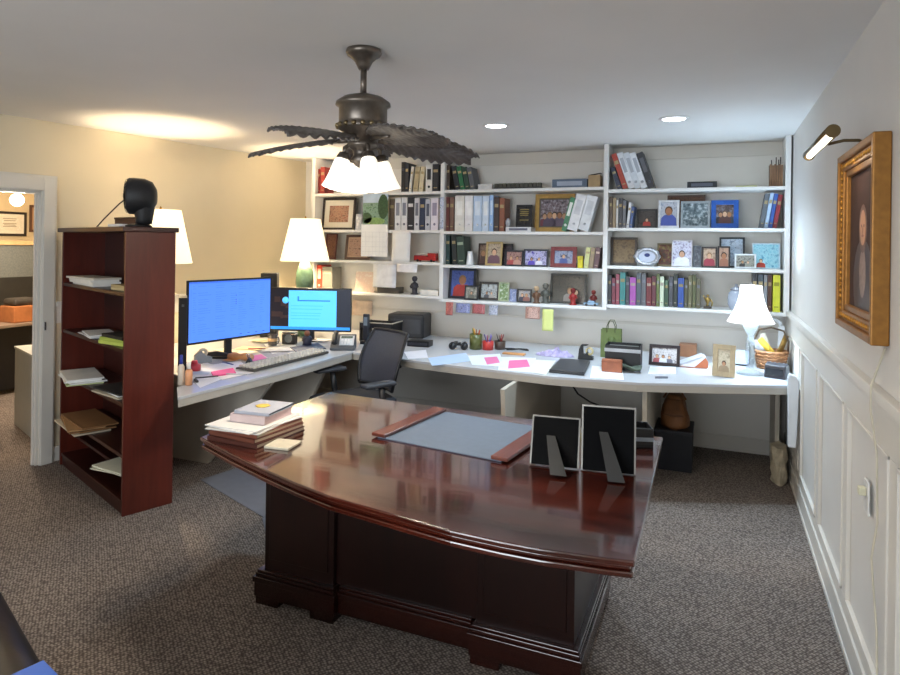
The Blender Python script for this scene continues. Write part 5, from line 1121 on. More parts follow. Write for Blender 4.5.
# sheets of paper: quads given by pixel corners, stacked by level
def flat_sheet(label, corners, hx, lvl, name='paper_sheet', cat='paper', group=None, th=.0008, zbase=None):
    zb_ = zbase or WT
    P = [PZ(u, v, zb_) for u, v in corners]; c = sum((Vector(p.xy) for p in P), Vector((0, 0))) / len(P)
    o = MB().prism([(p.x - c.x, p.y - c.y) for p in P], 0, th).build(name, pm(hx, .55, var=.03))
    place(o, (c.x, c.y, zb_ + e + lvl*.0012)); return tag(o, label, cat, group)
g = 'papers spread on the back worktop'
flat_sheet('large pale blue sheet on the worktop left of the pencil cups', ((428, 358), (466, 353), (472, 361), (432, 366)), 'b8cdea', 0, group=g)
flat_sheet('white sheet overlapping the pale blue one on the worktop', ((468, 356), (500, 354), (504, 367), (472, 365)), 'e6ecf6', 1, group=g)
flat_sheet('white sheet under the small pink note on the worktop', ((500, 357), (536, 358), (534, 373), (498, 370)), 'e8e8f0', 0, group=g)
flat_sheet('cream sheet left of the closed laptop', ((536, 360), (556, 361), (546, 375), (528, 372)), 'e6e4d4', 1, group=g)
flat_sheet('white sheet right of the closed laptop', ((592, 366), (622, 368), (624, 380), (590, 378)), 'f0f2f8', 0, group=g)
flat_sheet('white sheet beside the black chair back on the worktop', ((404, 352), (426, 350), (428, 358), (408, 359)), 'eceaf0', 0, group=g)
flat_sheet('white page in front of the framed photo on the worktop', ((650, 366.5), (676, 367), (676, 374), (648, 374)), 'eef2f8', 0, group=g)
flat_sheet('pink note on the worktop below the pencil cups', ((484, 358), (497, 357), (500, 363), (487, 365)), 'e87aa8', 2, 'sticky_note', 'note')
flat_sheet('larger pink note on the worktop left of the laptop', ((509, 361), (527, 360), (530, 367), (508, 369)), 'ea72a4', 2, 'sticky_note', 'note')
flat_sheet('dark pen-like strip on the worktop in front of the framed photo', ((655, 377), (668, 377), (668, 378.5), (655, 378.5)), '5a5c66', 0, 'ruler', 'ruler', th=.004)
# laptop
P = [PZ(u, v, WT) for u, v in ((549, 373), (584, 376), (590, 363.5), (560, 361.5))]; c = sum((Vector(p.xy) for p in P), Vector((0, 0)))/4
t = thing('laptop', 'closed black laptop lying near the front edge of the worktop', 'laptop', (c.x, c.y, WZ + .0024))
q = [(p.x - c.x, p.y - c.y) for p in P]
MB().prism(q, 0, .012).build('base', pm('2a2c31', .4, var=.1), t, bevel=.003); MB().prism(inset(q, .001), .0125, .022).build('lid', pm('33353b', .35, var=.08), t, bevel=.003)
# pencil cups
def cup(label, u, vb, vt_cup, vt_pen, ru, hx, pens, name='pencil_cup'):
    p = on_wt(u, vb); k_ = wsize(p); r = ru*k_; p.y += r
    t = thing(name, label, 'pencil cup', p); hc_ = VZ(u, vt_cup, p) - WT; hp = VZ(u, vt_pen, p) - WT
    MB().lathe([(0, 0), (r*.95, 0), (r, hc_), (r*.92, hc_), (r*.88, .006), (0, .006)], 24).build('cup', pm(hx, .35, var=.15), t)
    rnd = random.Random(int(u))
    for i, pc in enumerate(pens):
        a = 2*PI*i/len(pens) + rnd.uniform(-.3, .3); rr = r*.6
        pa, pb_ = Vector((-.2*rr*math.cos(a), -.2*rr*math.sin(a), .009)), Vector((rr*1.15*math.cos(a), rr*1.15*math.sin(a), hp*rnd.uniform(.85, 1)))
        w = MB(); w.tube([pa, pa.lerp(pb_, .9), pb_], .0048, 8, rr=[.0048, .0048, .003]); w.build('pen', pm(pc, .4), t)
    return t
cup('tall olive glass pencil cup with orange and red pencils on the worktop', 473.5, 350, 334, 327, 6.5, '5a5e30', ['c8642c', 'b03028', 'd8b040', '6a8a3a', 'c8884a', '8a3a2a'])
cup('red pencil cup with purple pens beside the olive cup', 486, 350.5, 341, 334, 5.8, 'b8342e', ['6a5ab0', '8a84c8', 'd8d4e8', '4a4a8a', 'b04a6a'])
cup('dark pencil cup with a tan label and red pens, rightmost of three', 498.2, 350, 341, 333, 5.6, '4a3a30', ['8a2a2a', 'b03a34', '2a2a34', '6a2a2a'])
# black item (binocular-like camera strap set)
p = on_wt(457, 350); k_ = wsize(p); p.y += .05
t = thing('binoculars', 'black binocular-shaped object left of the pencil cups on the worktop', 'binoculars', p, .2)
for s in (-1, 1):
    MB().tube([(s*6*k_, -.05, .032), (s*6*k_, -.03, .033), (s*5*k_, .02, .036), (s*4.2*k_, .07, .04)], .02, 16, rr=[.032, .031, .026, .018]).lathe([(0, -.0001), (.024, 0), (.024, .002), (0, .002)], 16, 0, Matrix.Translation((s*6*k_, -.0505, .032)) @ Matrix.Rotation(R(90), 4, 'X')).build('barrel', M_BLACK, t)
MB().box(-4*k_, 4*k_, -.01, .015, .03, .045).cyl((0, -.02, .045), (0, .03, .045), .01, 12).build('bridge', M_BLACKM, t, bevel=.002)
# cables / glasses
p = on_wt(515, 351); k_ = wsize(p)
t = tag(place(MB().tube([(-12*k_, .04, .006), (-6*k_, .07, .006), (0, .03, .012), (4*k_, .0, .02), (8*k_, .02, .012), (12*k_, .05, .006), (10*k_, .09, .006), (3*k_, .08, .008), (-4*k_, .02, .006), (-9*k_, -.0, .006)], .006, 8).build('cable', M_BLACK), p), 'coiled black cable lying right of the pencil cups on the worktop', 'cable')
p = on_wt(514, 354.5); w = MB(); w.box(-11*k_, 11*k_, -.03, .03, 0, .012); tag(place(w.build('pencil_case', pm('c98f58', .6, var=.15), bevel=.004), p, .05), 'flat tan pouch in front of the coiled black cable', 'pouch')
# crumpled plastic
p = on_wt(553, 357); k_ = wsize(p); p.y += .07
def crump(a, b):
    th = a*2*PI; r = b
    x = 20*k_*r*math.cos(th); y_ = .075*r*math.sin(th)
    return (x, y_, max(.001, .075*(1 - r**2)*(.6 + .7*noise.noise(Vector((x*22, y_*22, 3)))) + (.014*noise.noise(Vector((x*60, y_*60, 9))) if r < .93 else 0)))
w = MB(); w.grid(crump, 48, 12, sm=False)
tag(place(w.build('plastic_bag', pm('ada2c8', .3, var=.3, scale=26, coat=.4), solid=.0015), p), 'crumpled pale lilac plastic bag lying at the back of the worktop', 'plastic bag')
# tape dispenser
p = on_wt(585, 360); k_ = wsize(p); p.y += .03
t = thing('tape_dispenser', 'black tape dispenser on the worktop left of the green gift bag', 'tape dispenser', p, 0)
hh = VZ(583, 345, p) - WT; Wd = 7.5*k_
prof = [(-Wd, 0), (Wd, 0), (Wd, hh*.22), (Wd*.45, hh*.3), (Wd*.2, hh*.55), (-Wd*.05, hh*.36), (-Wd*.35, hh*.42), (-Wd*.4, hh*.9), (Wd*.25, hh*.98), (Wd*.3, hh*1.05), (-Wd*.6, hh*1.02), (-Wd*.85, hh*.7)]
Mxz = Matrix(((1, 0, 0, 0), (0, 0, 1, 0), (0, 1, 0, 0), (0, 0, 0, 1)))
MB().prism(prof, -.025, .025, 0, Mxz).build('body', M_BLACK, t, bevel=.003)
MB().lathe([(hh*.16, -.009), (hh*.27, -.009), (hh*.27, .009), (hh*.16, .009)], 24, 0, Matrix.Translation((Wd*.5, -.0, hh*.58)) @ Matrix.Rotation(R(90), 4, 'X'), cap=False).build('tape_roll', pm('c8b888', .3), t, solid=.002)
# gift bag
p0, p1 = on_wt(599, 358), on_wt(621, 358); pc_ = (p0 + p1)/2; pc_.y += .06; W = p1.x - p0.x; hh = VZ(610, 329, pc_) - WT
t = thing('gift_bag', 'green paper gift bag with handles standing on the worktop', 'bag', pc_, .05)
w = MB(); w.prism([(-W/2, -.05), (W/2, -.05), (W*.47, 0), (W/2, .05), (-W/2, .05), (-W*.47, 0)], 0, .003); 
ring = lambda z, s: [(-W/2*s, -.05*s, z), (W/2*s, -.05*s, z), (W*.46*s, 0, z), (W/2*s, .05*s, z), (-W/2*s, .05*s, z), (-W*.46*s, 0, z)]
w.ring([ring(.003, 1), ring(hh*.5, 1), ring(hh, .98), ring(hh - .002, .965), ring(.006, .98)], sm=False)
w.build('bag_body', pm('66733f', .6, var=.15, scale=20), t)
for yy_ in (-.051, .051): MB().tube([(-W*.2, yy_, hh*.9), (-W*.2, yy_, hh*1.12), (-W*.1, yy_*.9, hh*1.3), (W*.1, yy_*.9, hh*1.3), (W*.2, yy_, hh*1.12), (W*.2, yy_, hh*.9)], .0032, 8).build('handle', pm('4a5030', .6), t)
w = MB(); w.lathe([(0, 0), (.03, 0), (.032, .003), (.018, .004), (.016, .006), (0, .006)], 10, 0, Matrix.Translation((W*.05, -.0505, hh*.62)) @ Matrix.Rotation(R(90), 4, 'X')); w.build('rosette', pm('5a6a34', .5, var=.3), t)
# card reader / printer box
p0, p1 = on_wt(602, 371.5), on_wt(641, 370); pc_ = (p0 + p1)/2; pc_.y += .10; W = (p1.x - p0.x); z1 = VZ(620, 346, (pc_.x, pc_.y - .09)) - WT
t = thing('storage_box', 'open black box with silver rim in front of the green gift bag', 'box', (pc_.x, pc_.y, WZ + .0), .03)
hb_ = z1
w = MB(); w.box(-W/2, W/2, -.09, .09, .0, .008); w.box(-W/2, W/2, -.09, -.084, .008, hb_); w.box(-W/2, W/2, .084, .09, .008, hb_); w.box(-W/2, -W/2 + .006, -.084, .084, .008, hb_); w.box(W/2 - .006, W/2, -.084, .084, .008, hb_)
w.build('body', M_BLACK, t, bevel=.002)
w = MB(); w.box(-W/2 - .003, W/2 + .003, -.094, -.0905, hb_*.74, hb_*.88); w.build('rim', pm('b4b6ba', .3, metal=.6), t)
MB().box(-W*.44, W*.4, -.075, .075, hb_*.80, hb_*.9).build('divider', pm('6a6a66', .5), t)
p = PZ(612, 372, WT); k_ = wsize(p)
t = thing('wallet', 'reddish brown leather case leaning against the open black box', 'case', (p.x, p.y - .005, WZ), .02)
MB().box(-10*k_, 10*k_, -.018, .016, 0, 13*k_).build('body', pm('a05c3c', .45, var=.2, scale=20), t, bevel=.008, bseg=3)
MB().box(-10.1*k_, 10.1*k_, -.0195, .0165, 9.5*k_, 11*k_).build('flap', pm('8a4c30', .45, var=.1), t, bevel=.004)
p = PZ(631, 372, WT)
w = MB(); w.grid(lambda a, b: ((a-.5)*20*k_, (b-.5)*.07, .02 + .028*math.sin(a*5 + b*3) * (1 - abs(a - .5)) * (1 - abs(b-.5)*1.2)), 14, 8)
o = tag(place(w.build('cloth', pm('4f5a4c', .7, var=.35, scale=14), solid=.012), (p.x, p.y - .015, WZ + .016)), 'dark grey-green folded cloth beside the brown leather case', 'cloth')
# framed photo, folder, tan frame
def wt_frame(label, u0, u1, vb, vt, hexf, bw, bg, figs, seed, tilt=10, rz=0, **kw):
    p0, p1 = on_wt(u0, vb), on_wt(u1, vb); c = (p0 + p1)/2; hh = (VZ((u0+u1)/2, vt, (c.x, c.y + .03)) - WT)/math.cos(R(tilt))
    return frame_thing(label, (c.x, c.y + .002, WZ), abs(p1.x - p0.x), hh, pm(hexf, .35, var=.12, scale=40), bw, None, 0, bg, figs, seed, tilt, rz, **kw)
wt_frame('dark-framed family photo lying back on the worktop right of the black box', 648, 680, 366, 346, '2e2426', .022, ('a8a0a4', 'd8d4d4', '5a4a54'), ((.2, .6, 'b05a5a'), (.45, .6, 'd8d8e0'), (.7, .55, '6a6a78')), 80, tilt=22)
wt_frame('tan carved frame with a faded picture standing left of the crystal lamp', 712, 735, 377, 345, 'a8926e', .034, ('b0a084', 'c8b89a', '8a7a60'), ((.5, .55, '9a8466'),), 81, tilt=10, rz=R(-8))
p = on_wt(691.5, 368); k_ = wsize(p); p.y += .08
Mxz = Matrix(((1, 0, 0, 0), (0, 0, 1, 0), (0, 1, 0, 0), (0, 0, 0, 1)))
t = thing('folder', 'open brown folder holding white papers beside the tan frame', 'folder', p, .1)
MB().box(-13.4*k_, 13.4*k_, -.08, .08, 0, .006).build('cover', pm('9a5434', .5, var=.1), t, bevel=.002)
w = MB(); w.prism([(-14*k_, .0065), (14*k_, .0065), (14*k_, .05), (12*k_, .088), (9*k_, .082)], -.075, .07, 0, Mxz); w.build('papers', pm('e0e1e8', .6, var=.05), t)
Mw = Matrix.Translation((-14*k_, 0, .010)) @ Matrix.Rotation(-math.atan2(.078, 24*k_), 4, 'Y')
MB().box(0, 26*k_, -.08, .072, .002, .006, 0, Mw).build('raised_cover', pm('d9dce6', .5, var=.04), t)
MB().prism([(2*k_, .007), (14.5*k_, .007), (14.5*k_, .05), (12*k_, .08)], -.079, -.0755, 0, Mxz).build('inner_flap', pm('a85a38', .5, var=.1), t)
p = PZ(688, 356, WT); w = MB(); w.box(-9*k_, 9*k_, -.06, .06, 0, .10)
tag(place(w.build('box', pm('a8785a', .6, var=.12), bevel=.003), (p.x, min(p.y + .05, YB - .12), WZ), 0), 'low brown carton behind the open folder on the worktop', 'box')
# acrylic stand behind lamp stem
p = on_wt(740, 368); k_ = wsize(p); p.y += .10; hh = VZ(738, 350, p) - WT
t = thing('document_holder', 'black-edged clear document holder standing behind the crystal lamp', 'document holder', p, 0)
MB().box(-9*k_, 9*k_, -.004, .0, .004, hh).build('panel', glass_mat('c8d4ea', .1, .7), t)
MB().tube([(-9*k_, 0, .008), (6*k_, 0, .008), (9*k_, 0, .02), (9*k_, 0, hh*1.3), (8*k_, 0, hh*1.5)], .006, 8).build('edge', M_BLACK, t)
# basket with bags
p = on_wt(772, 371); k_ = wsize(p); p.y += .10; zt_ = VZ(772, 350, p) - WT
rb = 16*k_
t = thing('basket', 'brown wicker basket filled with packets at the right end of the worktop', 'basket', p)
w = MB(); w.lathe([(0, 0), (rb*.7, 0), (rb*.85, zt_*.4), (rb*.95, zt_), (rb*.9, zt_), (rb*.8, zt_*.4), (rb*.62, .008), (0, .008)], 32)
for j in range(6): z = zt_*(j + .5)/6; r_ = rb*(.72 + .23*(j + .5)/6) + .004; w.tube([(r_*math.cos(2*PI*i/32), r_*math.sin(2*PI*i/32), z + .004*(-1)**i) for i in range(33)], .007, 6)
w.build('body', pm('9a6a44', .6, var=.3, scale=30), t)
MB().tube([(-rb*.95, 0, zt_*.9), (-rb*.98, 0, zt_*1.5), (-rb*.7, 0, zt_*2.05), (0, 0, zt_*2.2), (rb*.7, 0, zt_*2.05), (rb*.98, 0, zt_*1.5), (rb*.95, 0, zt_*.9)], .007, 8).build('handle', pm('5a4a38', .5, var=.2), t)
for i, (dx, dy, rot, hx, lab) in enumerate(((-.45, .0, -38, 'b0b4bc', 'silver packet standing at the left in the wicker basket'), (-.1, .2, -20, 'd8d4c8', 'cream packet standing in the middle of the wicker basket'), (.1, -.25, -42, 'd8b444', 'yellow packet leaning in the wicker basket'), (.45, .1, 25, '8a6a34', 'brown packet at the right in the wicker basket'))):
    w = MB(); w.grid(lambda a, b: ((a-.5)*6.5*k_, .012*math.sin(PI*a)*math.sin(PI*b), b*zt_*1.1), 8, 8); w.grid(lambda a, b: ((a-.5)*6.5*k_, -.012*math.sin(PI*a)*math.sin(PI*b), b*zt_*1.1), 8, 8)
    tag(place(w.build('packet', pm(hx, .35, var=.25, scale=24)), (p.x + dx*rb, p.y + dy*rb, WZ + zt_*.80), .2*i, 0, R(rot)), lab, 'packet', None)
# clock radio
p = on_wt(777, 379); k_ = wsize(p); p.y += .045
t = thing('clock_radio', 'dark clock radio at the front right corner of the worktop', 'clock', p, R(-22))
hh = VZ(777, 363, p) - WT
MB().prism([(-.045, 0), (.05, 0), (.05, hh*.75), (.02, hh), (-.03, hh*.85)], -10*k_, 10*k_, 0, Matrix(((0, 0, 1, 0), (1, 0, 0, 0), (0, 1, 0, 0), (0, 0, 0, 1)))).build('body', pm('2b2b34', .3, var=.2), t, bevel=.006, bseg=3)
MB().box(-8*k_, 8*k_, -.0462, -.0445, hh*.2, hh*.65).build('display', pm('141820', .08), t)
w = MB()
for i in range(4): w.cyl((-7*k_ + i*4.2*k_, .025, hh*.93), (-7*k_ + i*4.2*k_, .025, hh*.995), .006, 10)
w.build('button', pm('8a8a96', .3), t)
# white arched post at the end of the worktop
ya = fr[-1].y - .06
q = PY(799, 410, ya)
w = MB(); xw = XR - .03 - .02
zt_, zb_ = VZ(799, 374, (xw, ya)), VZ(799, 447, (xw, ya))
prof = [(xw - .035, zb_), (xw + .012, zb_), (xw + .022, (zb_ + zt_)*.5), (xw + .026, zt_ - .05), (xw + .008, zt_ - .01), (xw - .03, zt_), (xw - .04, zt_ - .03)]
w.prism(prof, ya - .03, ya + .03, 0, Matrix(((1, 0, 0, 0), (0, 0, 1, 0), (0, 1, 0, 0), (0, 0, 0, 1))))
t = thing('folding_stand', 'white arched stand wedged between the worktop end and the right wall', 'stand', (0, 0, 0))
w.build('leg', pm('dfe4ea', .3, var=.03, coat=.3), t, bevel=.008, bseg=3)
yt = L3.y + .44
xq = XR - .06
MB().box(xq - .022, xq + .022, yt, yt + .03, WZ + .001, WZ + .30).tube([(xq, yt + .015, WZ + .29), (xq - .01, yt + .015, WZ + .325), (xq - .05, yt + .015, WZ + .35), (xq - .10, yt + .015, WZ + .36), (xq - .2, yt + .015, WZ + .36)], .012, 10).build('arched_post', pm('e2e6ea', .3, var=.03, coat=.3), t, bevel=.006)
p = PZ(790, 484, 0); k_ = wsize(p)
w = MB()
hbx = VZ(790, 440, (XR - .12, p.y + .15))
w.ring([[(XR - .095 + (.05 + .008*math.sin(3*th + j*2))*math.cos(th), p.y + .02 + (.09 + .015*math.cos(4*th + j))*math.sin(th), .002 + (hbx - .002)*j/6) for th in [2*PI*i/20 for i in range(20)]] for j in range(7)], sm=False)
tag(w.build('paper_bag', pm('b8ad96', .7, var=.25, scale=16, bump=.2)), 'crumpled beige paper bag on the floor at the right wall', 'bag')
# ------------------------------------------------------------------ corner and left worktop things
# black printer / speaker with the paper tray, handset
p = on_wt(404, 338); k_ = wsize(p); hh = VZ(404, 313, p) - WT
t = thing('printer', 'black desktop printer standing in the corner of the worktop behind the chair', 'printer', (p.x, min(p.y + .14, YB - .2), WZ), R(8))
MB().box(-19*k_, 19*k_, -.13, .13, 0, hh*.96).build('body', pm('26272b', .4, var=.15), t, bevel=.02, bseg=4)
MB().box(-16*k_, 16*k_, -.133, -.1305, hh*.2, hh*.75).build('front_panel', pm('3a3b40', .35), t, bevel=.001)
p = on_wt(384, 340); hh = VZ(382, 322, p) - WT
t = thing('paper_tray', 'black document tray with pale rim behind the chair back', 'tray', (p.x - .02, p.y - .02, WZ), R(4))
w = MB(); a, b_ = 17*k_, .12
w.box(-a, a, -b_, b_, hh*.72, hh*.76); w.box(-a, a, -b_, -b_ + .006, hh*.76, hh); w.box(-a, a, b_ - .006, b_, hh*.76, hh); w.box(-a, -a + .006, -b_, b_, hh*.76, hh); w.box(a - .006, a, -b_, b_, hh*.76, hh)
w.box(-a, -a + .012, -b_, b_, 0, hh*.72); w.box(a - .012, a, -b_, b_, 0, hh*.72); w.build('tray', M_BLACK, t)
w = MB(); w.box(-a - .003, a + .003, -b_ - .003, -b_ + .009, hh + .0005, hh + .008); w.box(-a - .003, -a + .009, -b_ + .009, b_, hh + .0005, hh + .008); w.box(a - .009, a + .003, -b_ + .009, b_, hh + .0005, hh + .008); w.build('rim', pm('b8b4a8', .4), t)
p = on_wt(417, 347); 
t = thing('network_router', 'flat black router box on the worktop right of the chair back', 'router', (p.x, p.y + .06, WZ), .1)
MB().box(-10.5*k_, 10.5*k_, -.06, .06, 0, .05).build('body', M_BLACK, t, bevel=.004); MB().box(-9*k_, 9*k_, -.0615, -.0602, .015, .035).build('front_panel', pm('3a3c44', .3), t)
# telephone
p0 = on_wt(340, 350); k_ = wsize(p0)
t = thing('telephone', 'grey desk telephone with keypad beside the small monitor', 'telephone', p0 + Vector((0, .05, 0)), R(25))
Mt = Matrix.Rotation(R(24), 4, 'X')
MB().prism([(-.08, 0), (.09, 0), (.09, .11), (.07, .115), (-.08, .02)], -.10, .10, 0, Matrix(((0, 0, 1, 0), (1, 0, 0, 0), (0, 1, 0, 0), (0, 0, 0, 1)))).build('body', pm('4a4e54', .4, var=.1), t, bevel=.005)
nrm = Matrix.Translation((0, -.08, .0225)) @ Matrix.Rotation(math.atan2(.095, .15), 4, 'X')
MB().box(-.03, .09, .03, .15, .0, .004, 0, nrm).build('face_plate', pm('c4cad0', .35), t, bevel=.001)
w = MB()
for i in range(3):
    for j in range(4): w.box(-.015 + i*.026, .003 + i*.026, .035 + j*.018, .047 + j*.018, .0045, .009, 0, nrm)
w.build('keypad', pm('e4e6ea', .4), t); MB().box(-.02, .075, .115, .142, .0045, .006, 0, nrm).build('display', pm('5a6a64', .15), t)
MB().tube([(-.065, .02, .03), (-.065, .05, .038), (-.065, .12, .038), (-.065, .16, .03)], .017, 10, 0, nrm, [.022, .015, .015, .022]).build('handset', M_BLACKM, t)
p = on_wt(360, 346); hh = VZ(360.5, 314, p) - WT
t = thing('cordless_phone', 'black cordless handset standing in its charger behind the chair', 'telephone', (p.x - .01, p.y + .12, WZ), 0)
hh = VZ(360.5, 314, (p.x, p.y + .12)) - WT
MB().box(-.04, .04, -.04, .04, 0, .03).build('charger', M_BLACK, t, bevel=.006); MB().box(-.028, .028, -.016, .016, .0305, hh).build('handset', pm('2a2d34', .3), t, bevel=.008, bseg=3); MB().box(-.018, .018, -.0175, -.0155, hh*.62, hh*.9).build('display', pm('7a8894', .15), t)
# keyboard along the front of the left worktop
kA, kB = on_wt(256, 373), on_wt(331, 354); d = kB - kA; rz = math.atan2(d.y, d.x); Lk = d.length; c = (kA + kB)/2; nrm_ = Vector((-d.y, d.x, 0)).normalized(); c += nrm_*.10
t = thing('keyboard', 'beige keyboard with many keys along the front of the left worktop', 'keyboard', (c.x, c.y, WZ + .0022), rz)
MB().box(-Lk/2, Lk/2, -.08, .08, 0, .018).build('base', pm('4c4a46', .5), t, bevel=.004)
w = MB()
nk = max(12, int(Lk/.036))
for j in range(5):
    for i in range(nk): x = -Lk/2 + .012 + (Lk - .024)*(i + .5)/nk; y_ = -.062 + j*.030; w.box(x - Lk/nk*.36, x + Lk/nk*.36, y_ - .0095, y_ + .0095, .0185, .034)
w.build('keys', pm('cdc8bd', .5, var=.15), t, bevel=.002, bseg=1)
gl = 'papers spread on the left worktop'
flat_sheet('large white sheet at the near end of the left worktop', ((186, 372), (206, 362), (232, 375), (200, 388)), 'e4e6ee', 0, group=gl)
flat_sheet('white sheet under the pink pad on the left worktop', ((204, 366), (240, 361), (254, 373), (222, 380)), 'e9e8ea', 1, group=gl)
flat_sheet('cream sheet by the base of the large monitor', ((222, 352), (250, 347), (268, 358), (238, 362)), 'e6dcc4', 0, group=gl)
flat_sheet('white sheet between the two monitors on the left worktop', ((264, 344), (290, 341), (300, 349), (272, 354)), 'e8e6e2', 0, group=gl)
flat_sheet('bright pink notepad at the near end of the left worktop', ((211, 373.5), (233, 369.5), (236, 374.5), (213, 377.5)), 'e0508c', 3, 'notepad', 'notepad', th=.008)
flat_sheet('pink note further back on the left worktop near the keyboard', ((247, 357.5), (261, 354.5), (267, 358.5), (252, 362)), 'ee7ab0', 2, 'sticky_note', 'note')
flat_sheet('dark blue folder on the left worktop below the small monitor', ((290, 348), (318, 344), (326, 349), (297, 353)), '3a4058', 1, 'folder', 'folder', th=.006)
rnd = random.Random(21)
CL = [('white envelope lying under the large monitor near its left end', (196, 366), .2, .11, 'eceae4', 'envelope', .3), ('cream envelope lying under the middle of the large monitor', (226, 351), .22, .12, 'e4d8bc', 'envelope', -.4), ('pale blue card lying left of the pink notepad', (199, 374), .14, .10, 'b8c6e0', 'card', .5),
 ('tan sheet lying under the right end of the large monitor', (252, 349), .24, .14, 'd8c8a4', 'paper', .2), ('white index card right of the pink notepad', (243, 370), .14, .09, 'f0f0ee', 'card', .1), ('grey sheet lying between the keyboard and the small monitor', (276, 351), .22, .14, 'c6c8cc', 'paper', .6), ('orange note lying in front of the tan figurine', (231, 361), .09, .09, 'd89a5a', 'note', .2), ('white sheet lying in front of the small monitor', (318, 341), .2, .15, 'e9e9ea', 'paper', .1), ('pale yellow sheet near the back of the left worktop', (262, 342), .2, .14, 'e8e0b8', 'paper', -.2)]
for i, (lab, uv, a_, b_, hx, cat, rz_) in enumerate(CL):
    p = on_wt(*uv); o = MB().box(-a_/2, a_/2, -b_/2, b_/2, 0, .0006).build({'paper': 'paper_sheet', 'note': 'sticky_note', 'card': 'index_card', 'envelope': 'envelope'}[cat], pm(hx, .55, var=.04)); place(o, p + Vector((0, 0, .0042 + .0009*i)), rz_); tag(o, lab, cat)
for i, (uv, hx, rz_, lab) in enumerate((((207, 380), '20242c', .9, 'black pen lying at the near end of the left worktop'), ((228, 366), '2a3a7c', -.3, 'blue pen lying between the pink notepad and the stapler'), ((257, 351), '8a2a2a', .5, 'red pen lying under the right end of the large monitor'), ((237, 377), 'b8b8bc', .4, 'silver pen lying right of the pink notepad'))):
    p = on_wt(*uv); o = MB().cyl((-.07, 0, .005), (.06, 0, .005), .0045, 8).cyl((.06, 0, .005), (.072, 0, .005), .0045, 8, r1=.001).build('pen', pm(hx, .35)); place(o, p + Vector((0, 0, .0135)), rz_); tag(o, lab, 'pen')
p = on_wt(271, 347); t = thing('mug', 'dark mug with tan band on the left worktop beside the keyboard', 'mug', p + Vector((0, .02, .012))); 
MB().lathe([(0, 0), (.036, 0), (.04, .09), (.036, .09), (.033, .006), (0, .006)], 24).build('body', pm('3a3638', .3, var=.2), t); MB().tube([(.038, 0, .07), (.06, 0, .07), (.066, 0, .045), (.058, 0, .02), (.037, 0, .02)], .006, 8).build('handle', pm('3a3638', .3, var=.2), t); MB().lathe([(.0385, .035), (.0400, .06), (.0388, .06), (.0373, .035)], 24, cap=False).build('band', pm('a88a60', .4), t)
# pen bottle group at left end
def bottle(label, u, vb, vt, ru, hx, cap, name='glue_bottle', cat='bottle'):
    p = on_wt(u, vb); k_ = wsize(p); r = ru*k_; hh = VZ(u, vt, p) - WT
    t = thing(name, label, cat, (p.x, p.y + r, WZ + .0012*2))
    MB().lathe([(0, 0), (r, 0), (r, hh*.6), (r*.5, hh*.7), (0, hh*.7)], 20).build('body', pm(hx, .3, var=.15), t)
    MB().lathe([(0, hh*.702), (r*.55, hh*.702), (r*.45, hh), (0, hh)], 16).build('cap', pm(cap, .35), t)
bottle('small bottle with a blue cap at the left end of the worktop', 178.5, 386, 356, 3.2, 'd2c4b4', '2f3f9c')
bottle('orange and white bottle beside the blue-capped one', 186, 386, 363, 3.6, 'd89a70', 'e8e4dc')
bottle('red-capped squat tub at the foot of the edge-on monitor', 190, 372, 362, 6, 'b43a4a', 'c03a4c', 'tub', 'tub')
p = on_wt(196, 382); tag(place(MB().box(-.04, .04, -.008, .008, 0, .012).build('eraser', pm('4a4a44', .6), bevel=.002), p + Vector((0, 0, .003)), R(-35)), 'small dark eraser lying near the left end of the worktop', 'eraser')
# stapler, tape, tan item, box clip
p = on_wt(217, 359); t = thing('stapler', 'black stapler lying below the large monitor on the left worktop', 'stapler', p + Vector((0, 0, .003)), R(20))
MB().box(-.09, .09, -.02, .02, 0, .014).build('base', M_BLACK, t, bevel=.004); MB().prism([(-.09, .016), (.085, .02), (.085, .04), (.0, .055), (-.085, .045)], -.018, .018, 0, Mxz).build('arm', M_BLACKM, t, bevel=.005)
p = on_wt(203, 363); t = thing('tape_dispenser', 'grey tape dispenser at the foot of the large monitor', 'tape dispenser', p + Vector((0, 0, .001)), R(60))
MB().prism([(-.06, 0), (.06, 0), (.06, .04), (.02, .05), (-.02, .09), (-.06, .06)], -.02, .02, 0, Mxz).build('body', pm('8a93a0', .35), t, bevel=.004); MB().lathe([(.012, -.012), (.03, -.012), (.03, .012), (.012, .012)], 20, 0, Matrix.Translation((0.0, 0.0, .075)) @ Matrix.Rotation(R(90), 4, 'X'), cap=False).build('tape_roll', pm('d0cabc', .3), t, solid=.002)
p = on_wt(238, 361); t = thing('hand_sanitizer', 'tan and brown figurine lying near the middle of the left worktop', 'ornament', p + Vector((0, 0, .002)), R(15)); t.name = 'ornament'
MB().lathe([(0, -.08), (.02, -.075), (.028, -.03), (.022, .02), (.03, .06), (.012, .085), (0, .087)], 14, 0, Matrix.Translation((0, 0, .03)) @ Matrix.Rotation(R(90), 4, 'Y')).build('body', pm('b8804e', .5, var=.3), t); MB().ball((.10, 0, .03), .024, 12).build('head', pm('c89a72', .5), t)
p = on_wt(249, 366); t = thing('binder_clip', 'black binder clip standing in front of the pink note', 'clip', p + Vector((0, 0, .0035)), R(30))
MB().prism([(-.03, 0), (.03, 0), (.008, .05), (-.008, .05)], -.03, .03, 0, Mxz).build('body', M_BLACK, t, bevel=.002); MB().tube([(-.006, 0, .05), (-.02, 0, .08), (0, 0, .085), (.0, 0, .05)], .003, 6).build('wire_handle', M_CHROME, t)
p = on_wt(286, 345); hh = VZ(286, 333, p) - WT; k_ = wsize(p)
